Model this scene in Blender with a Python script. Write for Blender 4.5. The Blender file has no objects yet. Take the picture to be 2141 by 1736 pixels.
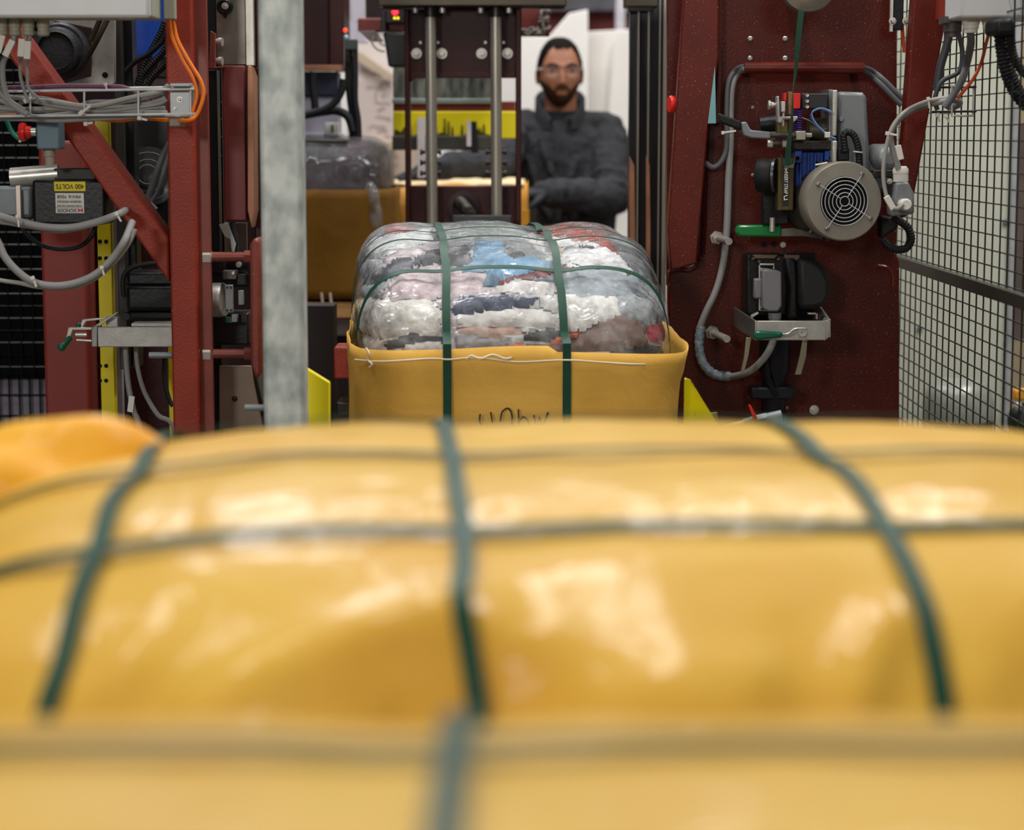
import bpy, bmesh, math, random
from mathutils import Vector, Matrix, noise
random.seed(7)
R = math.radians
C = bpy.context.scene.collection
SC = bpy.context.scene

# ------------------------------------------------------------------ camera
FPX, IW, IH = 4500.0, 2141.0, 1736.0
CAMZ, PITCH = 1.41, math.atan(583.0 / 4500.0)
cd = bpy.data.cameras.new('camera'); cam = bpy.data.objects.new('camera', cd); C.objects.link(cam)
cam.location = (0, 0, CAMZ); cam.rotation_euler = (math.pi / 2 - PITCH, 0, 0)
cd.sensor_fit = 'HORIZONTAL'; cd.sensor_width = 36.0; cd.lens = FPX / IW * 36.0
cd.clip_start = 0.05; cd.clip_end = 60
cd.dof.use_dof = True; cd.dof.focus_distance = 4.55; cd.dof.aperture_fstop = 2.9
SC.camera = cam

# ------------------------------------------------------------------ light and exposure
SC.view_settings.view_transform = 'Standard'; SC.view_settings.look = 'None'
SC.view_settings.gamma = 1; SC.view_settings.use_curve_mapping = False
SC.view_settings.exposure = 0.0
SC.cycles.max_bounces = 6; SC.cycles.transparent_max_bounces = 12
SC.cycles.caustics_reflective = False; SC.cycles.caustics_refractive = False
w = bpy.data.worlds.new('hall_air'); SC.world = w; w.use_nodes = True
w.node_tree.nodes['Background'].inputs[0].default_value = (0.86, 0.93, 1.0, 1)
w.node_tree.nodes['Background'].inputs[1].default_value = 0.16

def lamp(name, loc, sx, sy, power, col=(1, .96, .9), rot=(0, 0, 0)):
    l = bpy.data.lights.new(name, 'AREA'); l.shape = 'RECTANGLE'; l.size = sx; l.size_y = sy
    l.energy = power; l.color = col
    o = bpy.data.objects.new(name, l); C.objects.link(o); o.location = loc; o.rotation_euler = rot
    return o
lamp('ceiling_tube_lamp', (-1.3, 0.7, 4.6), 0.35, 2.6, 4)
lamp('ceiling_tube_lamp', (0.9, 0.9, 4.6), 0.35, 2.2, 3)
lamp('ceiling_tube_lamp', (-1.6, 2.9, 4.6), 0.35, 2.2, 42)
lamp('ceiling_tube_lamp', (0.1, 2.9, 4.6), 0.35, 2.0, 50)
lamp('ceiling_tube_lamp', (0.0, 4.25, 4.6), 0.35, 1.4, 42)
lamp('frontal_fill_lamp', (-2.5, -2.8, 2.7), 0.9, 0.6, 125, (1, .95, .88), (R(72), 0, R(-17)))  # added fill behind the camera, brightens upright machine faces
lamp('frontal_fill_lamp', (0.9, -2.8, 2.9), 0.9, 0.6, 34, (1, .97, .93), (R(70), 0, R(5)))  # second, weaker added fill from the right
lamp('ceiling_tube_lamp', (-1.0, 6.9, 4.2), 1.0, 1.6, 72, (.93, .95, 1), (R(-12), R(-20), 0))
lamp('ceiling_tube_lamp', (0.8, 8.2, 4.4), 2.6, 0.35, 110)
lamp('ceiling_tube_lamp', (2.3, 4.9, 4.4), 0.35, 2.6, 130)

# ------------------------------------------------------------------ helpers
def at(px, py, Y):
    """world point on the plane y = Y seen at that place of the photograph"""
    dy = IH / 2 - py
    t = Y / (math.cos(PITCH) + dy / FPX * math.sin(PITCH))
    return Vector(((px - IW / 2) / FPX * t, Y, CAMZ + t * (-math.sin(PITCH) + dy / FPX * math.cos(PITCH))))
def pm(Y): return Y / FPX            # metres per pixel at depth Y

def lin(h):
    h = h.lstrip('#'); o = []
    for i in (0, 2, 4):
        c = int(h[i:i + 2], 16) / 255
        o.append(c / 12.92 if c <= .04045 else ((c + .055) / 1.055) ** 2.4)
    return tuple(o) + (1,)

MATS = {}
def mat(name, col, rough=.5, metal=0, var=.25, vscale=14, bump=0, bscale=120, coat=0, speck=0, dark=None, emit=0, spec=.35, stretch=None, ramp=(.32, .66)):
    if name in MATS: return MATS[name]
    m = bpy.data.materials.new(name); m.use_nodes = True; MATS[name] = m
    nt = m.node_tree; N = nt.nodes; L = nt.links; b = N['Principled BSDF']
    c = lin(col) if isinstance(col, str) else tuple(col) + (1,)
    b.inputs['Roughness'].default_value = rough; b.inputs['Metallic'].default_value = metal
    b.inputs['Specular IOR Level'].default_value = spec
    if coat: b.inputs['Coat Weight'].default_value = coat; b.inputs['Coat Roughness'].default_value = .08
    tc = N.new('ShaderNodeTexCoord'); src = tc.outputs['Object']
    if stretch:
        mp = N.new('ShaderNodeMapping'); mp.inputs['Scale'].default_value = stretch
        L.new(src, mp.inputs['Vector']); src = mp.outputs['Vector']
    nz = N.new('ShaderNodeTexNoise'); nz.inputs['Scale'].default_value = vscale; nz.inputs['Detail'].default_value = 5
    L.new(src, nz.inputs['Vector'])
    rp = N.new('ShaderNodeValToRGB'); d = lin(dark) if dark else tuple(x * (1 - var) for x in c[:3]) + (1,)
    rp.color_ramp.elements[0].position = ramp[0]; rp.color_ramp.elements[0].color = d
    rp.color_ramp.elements[1].position = ramp[1]; rp.color_ramp.elements[1].color = c
    L.new(nz.outputs['Fac'], rp.inputs['Fac']); out = rp.outputs['Color']
    if speck:
        vn = N.new('ShaderNodeTexNoise'); vn.inputs['Scale'].default_value = 330; vn.inputs['Detail'].default_value = 1
        L.new(tc.outputs['Object'], vn.inputs['Vector'])
        r2 = N.new('ShaderNodeValToRGB'); r2.color_ramp.elements[0].position = .70; r2.color_ramp.elements[1].position = .76
        L.new(vn.outputs['Fac'], r2.inputs['Fac'])
        mx = N.new('ShaderNodeMix'); mx.data_type = 'RGBA'
        mm = N.new('ShaderNodeMath'); mm.operation = 'MULTIPLY'; mm.inputs[1].default_value = speck
        L.new(r2.outputs['Color'], mm.inputs[0]); L.new(mm.outputs[0], mx.inputs['Factor'])
        L.new(out, mx.inputs[6]); mx.inputs[7].default_value = lin('c9b8a8'); out = mx.outputs[2]
    L.new(out, b.inputs['Base Color'])
    if bump:
        bn = N.new('ShaderNodeTexNoise'); bn.inputs['Scale'].default_value = bscale; bn.inputs['Detail'].default_value = 4
        L.new(src, bn.inputs['Vector'])
        bp = N.new('ShaderNodeBump'); bp.inputs['Strength'].default_value = bump; bp.inputs['Distance'].default_value = .01
        L.new(bn.outputs['Fac'], bp.inputs['Height']); L.new(bp.outputs['Normal'], b.inputs['Normal'])
    if emit:
        b.inputs['Emission Color'].default_value = c; b.inputs['Emission Strength'].default_value = emit
    return m

def smooth_path(pts, n=6):
    P = [Vector(p) for p in pts]
    if len(P) < 3: return P
    out = []
    for i in range(len(P) - 1):
        a, b, c, d = P[max(i - 1, 0)], P[i], P[i + 1], P[min(i + 2, len(P) - 1)]
        for k in range(n):
            t = k / n
            out.append(.5 * ((2 * b) + (c - a) * t + (2 * a - 5 * b + 4 * c - d) * t * t + (3 * b - a - 3 * c + d) * t ** 3))
    out.append(P[-1]); return out

class G:
    """collects shapes, links them as one mesh object"""
    def __init__(s): s.v = []; s.f = []
    def add(s, vs, fs):
        o = len(s.v); s.v += [Vector(v) for v in vs]; s.f += [tuple(i + o for i in f) for f in fs]; return s
    def box(s, x0, x1, y0, y1, z0, z1):
        return s.add([(x, y, z) for x in (x0, x1) for y in (y0, y1) for z in (z0, z1)],
                     [(0, 1, 3, 2), (4, 6, 7, 5), (0, 4, 5, 1), (2, 3, 7, 6), (0, 2, 6, 4), (1, 5, 7, 3)])
    def obox(s, c, sx, sy, sz, rot=None):
        q = rot or Matrix.Identity(3)
        vs = [Vector(c) + q @ Vector((x * sx / 2, y * sy / 2, z * sz / 2)) for x in (-1, 1) for y in (-1, 1) for z in (-1, 1)]
        return s.add(vs, [(0, 1, 3, 2), (4, 6, 7, 5), (0, 4, 5, 1), (2, 3, 7, 6), (0, 2, 6, 4), (1, 5, 7, 3)])
    def pbox(s, x0, y0, x1, y1, Y, d):
        ym, xm = (y0 + y1) / 2, (x0 + x1) / 2
        return s.box(at(x0, ym, Y).x, at(x1, ym, Y).x, Y, Y + d, at(xm, y1, Y).z, at(xm, y0, Y).z)
    def prism(s, pts, d):
        n = len(pts); d = Vector(d); P = [Vector(p) for p in pts]
        return s.add(P + [p + d for p in P], [tuple(range(n)), tuple(range(2 * n - 1, n - 1, -1))] +
                     [(i, (i + 1) % n, n + (i + 1) % n, n + i) for i in range(n)])
    def pprism(s, pts, Y, d): return s.prism([at(x, y, Y) for x, y in pts], (0, d, 0))
    def tube(s, pts, r, seg=10, sm=5):
        P = smooth_path(pts, sm) if sm else [Vector(p) for p in pts]
        n = len(P); rr = r if isinstance(r, (list, tuple)) else None
        up = Vector((.13, .31, .94)); vs = []; fs = []
        T0 = (P[1] - P[0]).normalized(); u = T0.cross(up)
        if u.length < .05: u = T0.cross(Vector((1, 0, 0)))
        u.normalize()
        for i, p in enumerate(P):
            T = (P[min(i + 1, n - 1)] - P[max(i - 1, 0)]).normalized()
            u = (u - T * u.dot(T)).normalized(); v = T.cross(u)
            ri = r if rr is None else rr[0] + (rr[1] - rr[0]) * i / (n - 1) if len(rr) == 2 else rr[min(int(i * len(rr) / n), len(rr) - 1)]
            vs += [p + (u * math.cos(2 * math.pi * k / seg) + v * math.sin(2 * math.pi * k / seg)) * ri for k in range(seg)]
        for i in range(n - 1):
            for k in range(seg):
                a = i * seg + k; b = i * seg + (k + 1) % seg
                fs.append((a, b, b + seg, a + seg))
        fs += [tuple(range(seg - 1, -1, -1)), tuple(range((n - 1) * seg, n * seg))]
        return s.add(vs, fs)
    def ptube(s, pts, rpx, Y, seg=10, sm=5):
        """pixel path; a third number per point is its own depth"""
        return s.tube([at(p[0], p[1], p[2] if len(p) > 2 else Y) for p in pts], rpx * pm(Y), seg, sm)
    def corrugated(s, pts, r, pitch=.006, seg=12):
        P = smooth_path(pts, 24); L = [0]
        for a, b in zip(P, P[1:]): L.append(L[-1] + (b - a).length)
        n = max(8, int(L[-1] / pitch * 2)); Q = []; j = 0
        for i in range(n + 1):
            t = L[-1] * i / n
            while j < len(L) - 2 and L[j + 1] < t: j += 1
            Q.append(P[j].lerp(P[j + 1], (t - L[j]) / max(L[j + 1] - L[j], 1e-9)))
        rr = [r if i % 2 else r * .84 for i in range(len(Q))]
        return s.tube(Q, rr, seg, 0)
    def cyl(s, a, b, r, r2=None, seg=20): return s.tube([a, b], [r, r if r2 is None else r2], seg, 0)
    def lathe(s, prof, o, ax, seg=28):
        """prof: (radius, distance along axis)"""
        o = Vector(o); ax = Vector(ax).normalized(); u = ax.cross(Vector((.2, .3, .93)))
        if u.length < .1: u = ax.cross(Vector((1, 0, 0)))
        u.normalize(); v = ax.cross(u); vs = []; fs = []
        for r, t in prof:
            vs += [o + ax * t + (u * math.cos(2 * math.pi * k / seg) + v * math.sin(2 * math.pi * k / seg)) * max(r, 1e-5) for k in range(seg)]
        for i in range(len(prof) - 1):
            for k in range(seg):
                a = i * seg + k; b = i * seg + (k + 1) % seg; fs.append((a, b, b + seg, a + seg))
        fs += [tuple(range(seg - 1, -1, -1)), tuple(range((len(prof) - 1) * seg, len(prof) * seg))]
        return s.add(vs, fs)
    def torus(s, c, ax, Rr, r, seg=40, sub=8, a0=0, a1=2 * math.pi):
        c = Vector(c); ax = Vector(ax).normalized(); u = ax.cross(Vector((.2, .3, .93))).normalized(); v = ax.cross(u)
        full = abs(a1 - a0 - 2 * math.pi) < 1e-6
        P = [c + (u * math.cos(a0 + (a1 - a0) * i / seg) + v * math.sin(a0 + (a1 - a0) * i / seg)) * Rr for i in range(seg + 1)]
        return s.tube(P, r, sub, 0)
    def ell(s, c, r, seg=20, rings=12, rot=None):
        c = Vector(c); vs = []; fs = []
        r = (r, r, r) if isinstance(r, (int, float)) else r
        for i in range(rings + 1):
            th = math.pi * i / rings
            for k in range(seg):
                p = Vector((r[0] * math.sin(th) * math.cos(2 * math.pi * k / seg), r[1] * math.sin(th) * math.sin(2 * math.pi * k / seg), r[2] * math.cos(th)))
                vs.append(c + (rot @ p if rot else p))
        for i in range(rings):
            for k in range(seg):
                a = i * seg + k; b = i * seg + (k + 1) % seg; fs.append((a, b, b + seg, a + seg))
        return s.add(vs, fs)
    def grid(s, rows, closed=False):
        n = len(rows[0]); vs = [p for r in rows for p in r]; fs = []
        for i in range(len(rows) - 1):
            for k in range(n if closed else n - 1):
                a = i * n + k; b = i * n + (k + 1) % n; fs.append((a, b, b + n, a + n))
        return s.add(vs, fs)
    def ribbon(s, P, Nn, w, th):
        vs = []; fs = []; n = len(P)
        for i in range(n):
            T = (P[min(i + 1, n - 1)] - P[max(i - 1, 0)]).normalized(); q = T.cross(Nn[i]).normalized()
            for a, b in ((-1, 0), (1, 0), (1, 1), (-1, 1)): vs.append(P[i] + q * a * w / 2 + Nn[i] * b * th)
        for i in range(n - 1):
            for k in range(4):
                a = i * 4 + k; b = i * 4 + (k + 1) % 4; fs.append((a, b, b + 4, a + 4))
        fs += [(0, 1, 2, 3), tuple(4 * (n - 1) + k for k in (3, 2, 1, 0))]
        return s.add(vs, fs)
    def bolt(s, c, ax, r, h=None, washer=True):
        """hex head with washer, pointing along ax"""
        c = Vector(c); ax = Vector(ax).normalized(); h = h or r * .8
        if washer: s.lathe([(r * 1.5, 0), (r * 1.5, r * .25), (r * .4, r * .25)], c, ax, 20)
        s.lathe([(r, r * .2), (r, h), (r * .8, h * 1.12), (0.0, h * 1.12)], c, ax, 6)
        return s
    def build(s, name, m, parent=None, bevel=0, sharp=38, tri=False):
        me = bpy.data.meshes.new(name); base = parent
        if parent is None:
            xs = [v.x for v in s.v]; ys = [v.y for v in s.v]; zs = [v.z for v in s.v]
            off = Vector(((min(xs) + max(xs)) / 2, (min(ys) + max(ys)) / 2, min(zs)))
        else:
            off = Vector(parent['origin'])
        me.from_pydata([v - off for v in s.v], [], s.f)
        bm = bmesh.new(); bm.from_mesh(me); bmesh.ops.remove_doubles(bm, verts=bm.verts, dist=1e-6)
        bmesh.ops.recalc_face_normals(bm, faces=bm.faces); bm.to_mesh(me); bm.free()
        for p in me.polygons: p.use_smooth = True
        me.set_sharp_from_angle(angle=R(sharp))
        me.materials.append(m)
        o = bpy.data.objects.new(name, me); C.objects.link(o); o['origin'] = tuple(off)
        if parent is None: o.location = off
        else: o.parent = parent
        if bevel:
            b = o.modifiers.new('bevel', 'BEVEL'); b.width = bevel; b.segments = 2; b.limit_method = 'ANGLE'; b.angle_limit = R(40)
            b.harden_normals = False
        return o

def thing(name, label, cat, loc, group=None):
    o = bpy.data.objects.new(name, None); C.objects.link(o); o.location = loc; o['origin'] = tuple(loc)
    o.empty_display_size = .05
    o['label'] = label; o['category'] = cat
    if group: o['group'] = group
    return o
def tag(o, label, cat, group=None, kind=None):
    o['label'] = label; o['category'] = cat
    if group: o['group'] = group
    if kind: o['kind'] = kind
    return o
def struct(o): o['kind'] = 'structure'; return o
def text(body, c, size, m, parent, rot=(math.pi / 2, 0, 0), name='lettering', sx=1.0, ext=.0004):
    cu = bpy.data.curves.new(name, 'FONT'); cu.body = body; cu.size = size; cu.align_x = 'CENTER'; cu.align_y = 'CENTER'
    cu.extrude = ext; cu.materials.append(m)
    o = bpy.data.objects.new(name, cu); C.objects.link(o)
    o.parent = parent; o.location = Vector(c) - Vector(parent['origin']); o.rotation_euler = rot; o.scale = (sx, 1, 1)
    o['origin'] = tuple(parent['origin'])
    return o
def meshed(o):
    """lettering curve -> plain mesh object"""
    bpy.context.view_layer.update(); dg = bpy.context.evaluated_depsgraph_get()
    me = bpy.data.meshes.new_from_object(o.evaluated_get(dg)); n = bpy.data.objects.new(o.name, me); C.objects.link(n)
    n.parent = o.parent; n.location = o.location; n.rotation_euler = o.rotation_euler; n.scale = o.scale
    nm = o.name; bpy.data.objects.remove(o); n.name = nm
    return n
FR = Vector((0, -1, 0))       # towards the camera side

# ------------------------------------------------------------------ materials
RED = mat('oxide_red_paint', '8c3324', .42, spec=.2, var=.22, vscale=9, bump=.12, bscale=220, speck=.25)
REDL = mat('oxide_red_paint_worn', '7d3a30', .38, spec=.3, var=.3, vscale=18, speck=.3)
REDD = mat('shade_darkened_red_paint', '4d150b', .38, spec=.22, var=.3, vscale=7, bump=.1, bscale=200, speck=.55)  # shade on the right panel is put into this darker red
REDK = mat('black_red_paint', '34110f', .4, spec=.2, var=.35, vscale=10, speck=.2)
GALV = mat('galvanised_zinc', 'c3c9c6', .5, .15, dark='8d9795', vscale=34, bump=.1, bscale=60, stretch=(1, 1, .6))
STEEL = mat('bright_steel', 'c4c1b9', .32, .5, var=.2, vscale=30)
ALU = mat('brushed_aluminium', 'a9a8a3', .4, .45, var=.2, vscale=40, bump=.05, bscale=300)
GREYM = mat('grey_cast_metal', '7d8286', .45, .3, var=.2)
DSTEEL = mat('dark_steel', '3b3936', .35, .8, var=.4, vscale=20)
ROD = mat('polished_rod_steel', '9a9488', .3, .55, var=.25, vscale=10, stretch=(30, 30, .6))
BLK = mat('black_plastic', '17181a', .45, var=.3)
BLKR = mat('black_rubber', '101113', .6, var=.3)
BLKP = mat('black_satin_metal', '1c1d20', .35, .3, var=.4, bump=.05)
GREYC = mat('grey_cable_sheath', '8d8c8b', .5, var=.15)
GREYD = mat('dark_grey_cable_sheath', '5d5e61', .5, var=.2)
ORG = mat('orange_cable_sheath', 'f07c14', .45, var=.1)
PURP = mat('purple_cable_sheath', '6b4058', .5, var=.15)
WHP = mat('white_plastic', 'd6d2ca', .5, var=.08)
LGP = mat('light_grey_enclosure', 'c3c3c4', .5, var=.06)
OLIVE = mat('olive_plastic', '9d9a88', .5, var=.15)
YEL = mat('yellow_paint', 'd9c40c', .4, var=.12, vscale=20)
YELW = mat('worn_yellow_paint', 'd9c80a', .4, dark='4a4410', vscale=22, ramp=(.26, .36))
GRN = mat('dark_green_strap', '0f4030', .5, var=.15, spec=.2)
GRNH = mat('green_grip_plastic', '0f7a3c', .28, var=.1, coat=.4)
GRND = mat('dark_green_grip_plastic', '0d5a42', .3, var=.15, coat=.3)
BLUE = mat('blue_gearbox_paint', '1b4aa8', .4, var=.2)
REDB = mat('signal_red_plastic', 'd8241c', .38, var=.12)
TAPE = mat('silver_duct_tape', '8d9ca6', .35, .2, var=.3, vscale=60, bump=.4, bscale=80)
TEAL = mat('pale_teal_backdrop', '78a8ac', .5, var=.05)
BLUEG = mat('blue_grey_enclosure', '5f7885', .5, var=.08)
BEIGE = mat('beige_grey_steel', '7b6c5e', .45, .3, var=.15)
INK = mat('black_ink', '15151a', .8, var=0)
BLACKHOLE = mat('dark_bore', '060606', .9, var=0)
WHITEINK = mat('white_ink', 'e8e8e4', .6, var=0)
YINK = mat('yellow_label', 'dcc81a', .5, var=.05)
# ------------------------------------------------------------------ the hall
struct(G().box(-7, 7, -5, 13, -.1, 0).build('floor', mat('concrete_floor', '77746f', .6, var=.25, vscale=3, bump=.1)))
WALLM = mat('painted_wall', 'b9b6b0', .7, var=.08, vscale=2)
struct(G().box(-7, 7, 12, 12.15, 0, 6).build('wall_back', WALLM))
struct(G().box(-7.15, -7, -2.5, 13, 0, 6).build('wall_left', mat('dim_wall', '5d5a58', .7)))
struct(G().box(7, 7.15, -2.5, 13, 0, 6).build('wall_right', WALLM))

# ------------------------------------------------------------------ bales
class Bale:
    folds = ()
    def __init__(s, c, h, n, yaw, xdents=(), ydents=(), dd=.03, dw=.05, wr=.006, seed=0, nx=None):
        s.c = Vector(c); s.h = h; s.n = n; s.nx = nx or n; s.q = Matrix.Rotation(R(yaw), 3, 'Z'); s.xd = xdents; s.yd = ydents
        s.dd = dd; s.dw = dw; s.wr = wr; s.seed = Vector((seed * 3.7, seed * 1.3, 0))
    def loc(s, u):                                   # direction in unit cube space -> local point on the surface
        k = ((abs(u[1]) ** s.n + abs(u[2]) ** s.n) ** (s.nx / s.n) + abs(u[0]) ** s.nx) ** (-1 / s.nx)
        p = Vector((u[0] * k * s.h[0], u[1] * k * s.h[1], u[2] * k * s.h[2]))
        return s.dent(p)
    def dent(s, p):
        fx = 1 - sum(s.dd * math.exp(-((p.x - a) / s.dw) ** 2) for a in s.xd)
        fy = 1 - sum(s.dd * .8 * math.exp(-((p.y - a) / s.dw) ** 2) for a in s.yd)
        p = Vector((p.x * fy, p.y * fx, p.z * fx * fy))
        for (ax_, ay_, bx_, by_, wd_, ht_) in s.folds:       # creases pressed into the skin
            dx_, dy_ = bx_ - ax_, by_ - ay_; L2 = dx_ * dx_ + dy_ * dy_
            t_ = max(0, min(1, ((p.x - ax_) * dx_ + (p.y - ay_) * dy_) / L2))
            d2 = (p.x - ax_ - dx_ * t_) ** 2 + (p.y - ay_ - dy_ * t_) ** 2
            if p.z > 0: p = p * (1 + ht_ / .5 * math.exp(-d2 / wd_ ** 2))
        if s.wr:
            nv = noise.noise(p * 7 + s.seed) * s.wr * 1.6 + noise.noise(p * 19 + s.seed) * s.wr * .6
            p = p * (1 + nv / .5)
        return p
    def world(s, p): return s.c + s.q @ p
    def slice_x(s, xs, a0, a1, n, lift=.003):        # strap lengthwise: angle 0 = +y, 90 = up, 180 = -y
        P = []; N = []
        for i in range(n + 1):
            a = R(a0 + (a1 - a0) * i / n); xl = xs(i / n) if callable(xs) else xs
            cy, cz = math.cos(a), math.sin(a)
            k = (max(0.02, 1 - abs(xl / s.h[0]) ** s.nx)) ** (1 / s.nx) * (abs(cy) ** s.n + abs(cz) ** s.n) ** (-1 / s.n)
            wr = s.wr; s.wr = 0
            p = s.dent(Vector((xl, cy * k * s.h[1], cz * k * s.h[2]))); s.wr = wr * 1
            P.append(p)
        return s.finish(P, lift)
    def slice_y(s, ys, a0, a1, n, lift=.002):        # crosswise: angle 0 = +x, 90 = up
        P = []
        for i in range(n + 1):
            a = R(a0 + (a1 - a0) * i / n); cx, cz = math.cos(a), math.sin(a)
            lo, hi = 0.0, 1.5                        # walk out to the surface in this slice
            for _ in range(30):
                k = (lo + hi) / 2
                v = ((abs(ys / s.h[1]) ** s.n + abs(cz * k) ** s.n) ** (s.nx / s.n) + abs(cx * k) ** s.nx)
                if v > 1: hi = k
                else: lo = k
            wr = s.wr; s.wr = 0
            p = s.dent(Vector((cx * k * s.h[0], ys, cz * k * s.h[2]))); s.wr = wr
            P.append(p)
        return s.finish(P, lift)
    def nrm(s, p):
        a, b, c = [abs(p[i] / s.h[i]) + 1e-6 for i in range(3)]
        m_ = (b ** s.n + c ** s.n) ** (s.nx / s.n - 1)
        g = Vector((math.copysign(a ** (s.nx - 1), p.x) / s.h[0], math.copysign(m_ * b ** (s.n - 1), p.y) / s.h[1], math.copysign(m_ * c ** (s.n - 1), p.z) / s.h[2]))
        return g.normalized()
    def finish(s, P, lift):
        N = [s.nrm(p) for p in P]
        return [s.world(p + n * (lift + s.wr)) for p, n in zip(P, N)], [s.q @ n for n in N]
    def mesh(s, g, k=40, sel=None, off=0):
        """whole surface on a cube grid"""
        for ax in range(3):
            for sg in (-1, 1):
                rows = []
                for i in range(k + 1):
                    row = []
                    for j in range(k + 1):
                        a = math.tan(R(45) * (2 * i / k - 1)); b = math.tan(R(45) * (2 * j / k - 1))
                        u = [0, 0, 0]; u[ax] = sg; u[(ax + 1) % 3] = a; u[(ax + 2) % 3] = b
                        p = s.loc(u)
                        row.append(s.world(p + s.nrm(p) * off) if off else s.world(p))
                    rows.append(row)
                if sel: rows = [[p if p.z > sel else Vector((p.x, p.y, sel)) for p in r] for r in rows]
                if sel and ax == 2 and sg == -1: continue
                g.grid(rows)
        return g

def bag_mat(name, col, dark, rough, coat, bump=.25, weave=600):
    m = mat(name, col, rough, var=.1, dark=dark, vscale=5, coat=coat)
    nt = m.node_tree; N = nt.nodes; L = nt.links; b = N['Principled BSDF']
    tc = N.new('ShaderNodeTexCoord')
    big = N.new('ShaderNodeTexNoise'); big.inputs['Scale'].default_value = 9; big.inputs['Detail'].default_value = 3
    big.inputs['Distortion'].default_value = 1.2
    wv = N.new('ShaderNodeTexWave'); wv.inputs['Scale'].default_value = 70; wv.inputs['Distortion'].default_value = 1.5
    wv.bands_direction = 'Z'
    L.new(tc.outputs['Object'], big.inputs['Vector']); L.new(tc.outputs['Object'], wv.inputs['Vector'])
    b1 = N.new('ShaderNodeBump'); b1.inputs['Strength'].default_value = bump; b1.inputs['Distance'].default_value = .03
    b2 = N.new('ShaderNodeBump'); b2.inputs['Strength'].default_value = .06; b2.inputs['Distance'].default_value = .002
    L.new(big.outputs['Fac'], b1.inputs['Height']); L.new(b1.outputs['Normal'], b2.inputs['Normal'])
    L.new(wv.outputs['Fac'], b2.inputs['Height']); L.new(b2.outputs['Normal'], b.inputs['Normal'])
    if coat: L.new(b1.outputs['Normal'], b.inputs['Coat Normal'])
    b.inputs['Specular IOR Level'].default_value = .1
    return m
BAGY = bag_mat('yellow_woven_plastic', 'd6ad48', 'd0a140', .40, .2, .18)
BAGM = bag_mat('yellow_sack_weave', 'dfb055', 'c89a44', .55, 0, .12)
BAGD = bag_mat('shade_darkened_ochre_weave', '7d571d', '6a4916', .5, 0, .15)  # sack colour darkened to carry the shade inside the press
BED = .44

# nearest bale B
rB = thing('strapped_bale', 'nearest yellow wrapped bale, filling the bottom edge of the picture', 'bale', (0.02, .72, BED))
B = Bale((0.03, .70, BED + .340), (.64, .575, .340), 4.6, 0, (-.55, -.085, .42), (.31,), .010, .05, .004, 3)
B.mesh(G(), 44).build('sack', BAGY, rB)
for nm, x in (('strap', -.53), ('strap', -.058), ('strap', .44)):
    P, N = B.slice_x(x, 20, 160, 60); G().ribbon(P, N, .0165, .0012).build(nm, GRN, rB)
P, N = B.slice_y(.315, 8, 172, 60); G().ribbon(P, N, .0165, .0012).build('strap', GRN, rB)
P, N = B.slice_y(-.1, 8, 172, 60); G().ribbon(P, N, .0165, .0012).build('strap', GRN, rB)

# second bale A
rA = thing('strapped_bale', 'yellow wrapped bale with shiny plastic skin and three lengthwise green straps, second from the camera', 'bale', (.1, 1.98, BED))
A = Bale((.10, 2.03, BED + .338), (.68, .55, .338), 3.3, 3.0, (-.43, -.14, .2), (-.31, -.06), .014, .07, .004, 1, 4.6)
A.folds = [(-.34, -.50, -.17, -.43, .028, .020), (-.20, -.52, -.12, -.50, .03, -.022), (.12, -.50, .16, -.44, .02, .014), (-.05, -.505, .04, -.50, .03, .012), (-.46, -.49, -.40, -.46, .025, .010), (.28, -.50, .40, -.51, .04, -.015)]
A.mesh(G(), 84).build('sack', BAGY, rA)
for x0, x1 in ((-.445, -.455), (-.165, -.155), (.185, .19)):
    P, N = A.slice_x(lambda t, a=x0, b=x1: a + (b - a) * t, 10, 170, 70); G().ribbon(P, N, .0165, .0012).build('strap', GRN, rA)
for y in (-.32, -.03, .25):
    P, N = A.slice_y(y, 5, 175, 70); G().ribbon(P, N, .0165, .0012).build('strap', GRN, rA)
# ears of the sack at the left end: a gathered fold of plastic
g = G(); rows = []
for i in range(25):
    t = i / 24; row = []
    for k in range(25):
        s_ = k / 24
        a = -.15 + 3.3 * s_
        rr = .062 * (math.sin(math.pi * min(max(t, .02), .98)) ** .7)
        px = -.60 + .30 * t
        fold = .012 * math.sin(7 * s_ + 5 * t) + .01 * noise.noise(Vector((t * 4, s_ * 4, 2)))
        row.append(Vector((px, 2.12 - math.cos(a) * (rr + fold) * 1.1, 1.075 + math.sin(a) * (rr + fold) * 1.15 - .03 * t)))
    rows.append(row)
g.grid(rows).build('sack_ear', bag_mat('amber_woven_plastic', 'f0ba48', 'dc9824', .4, .05, .2), rA)

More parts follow.
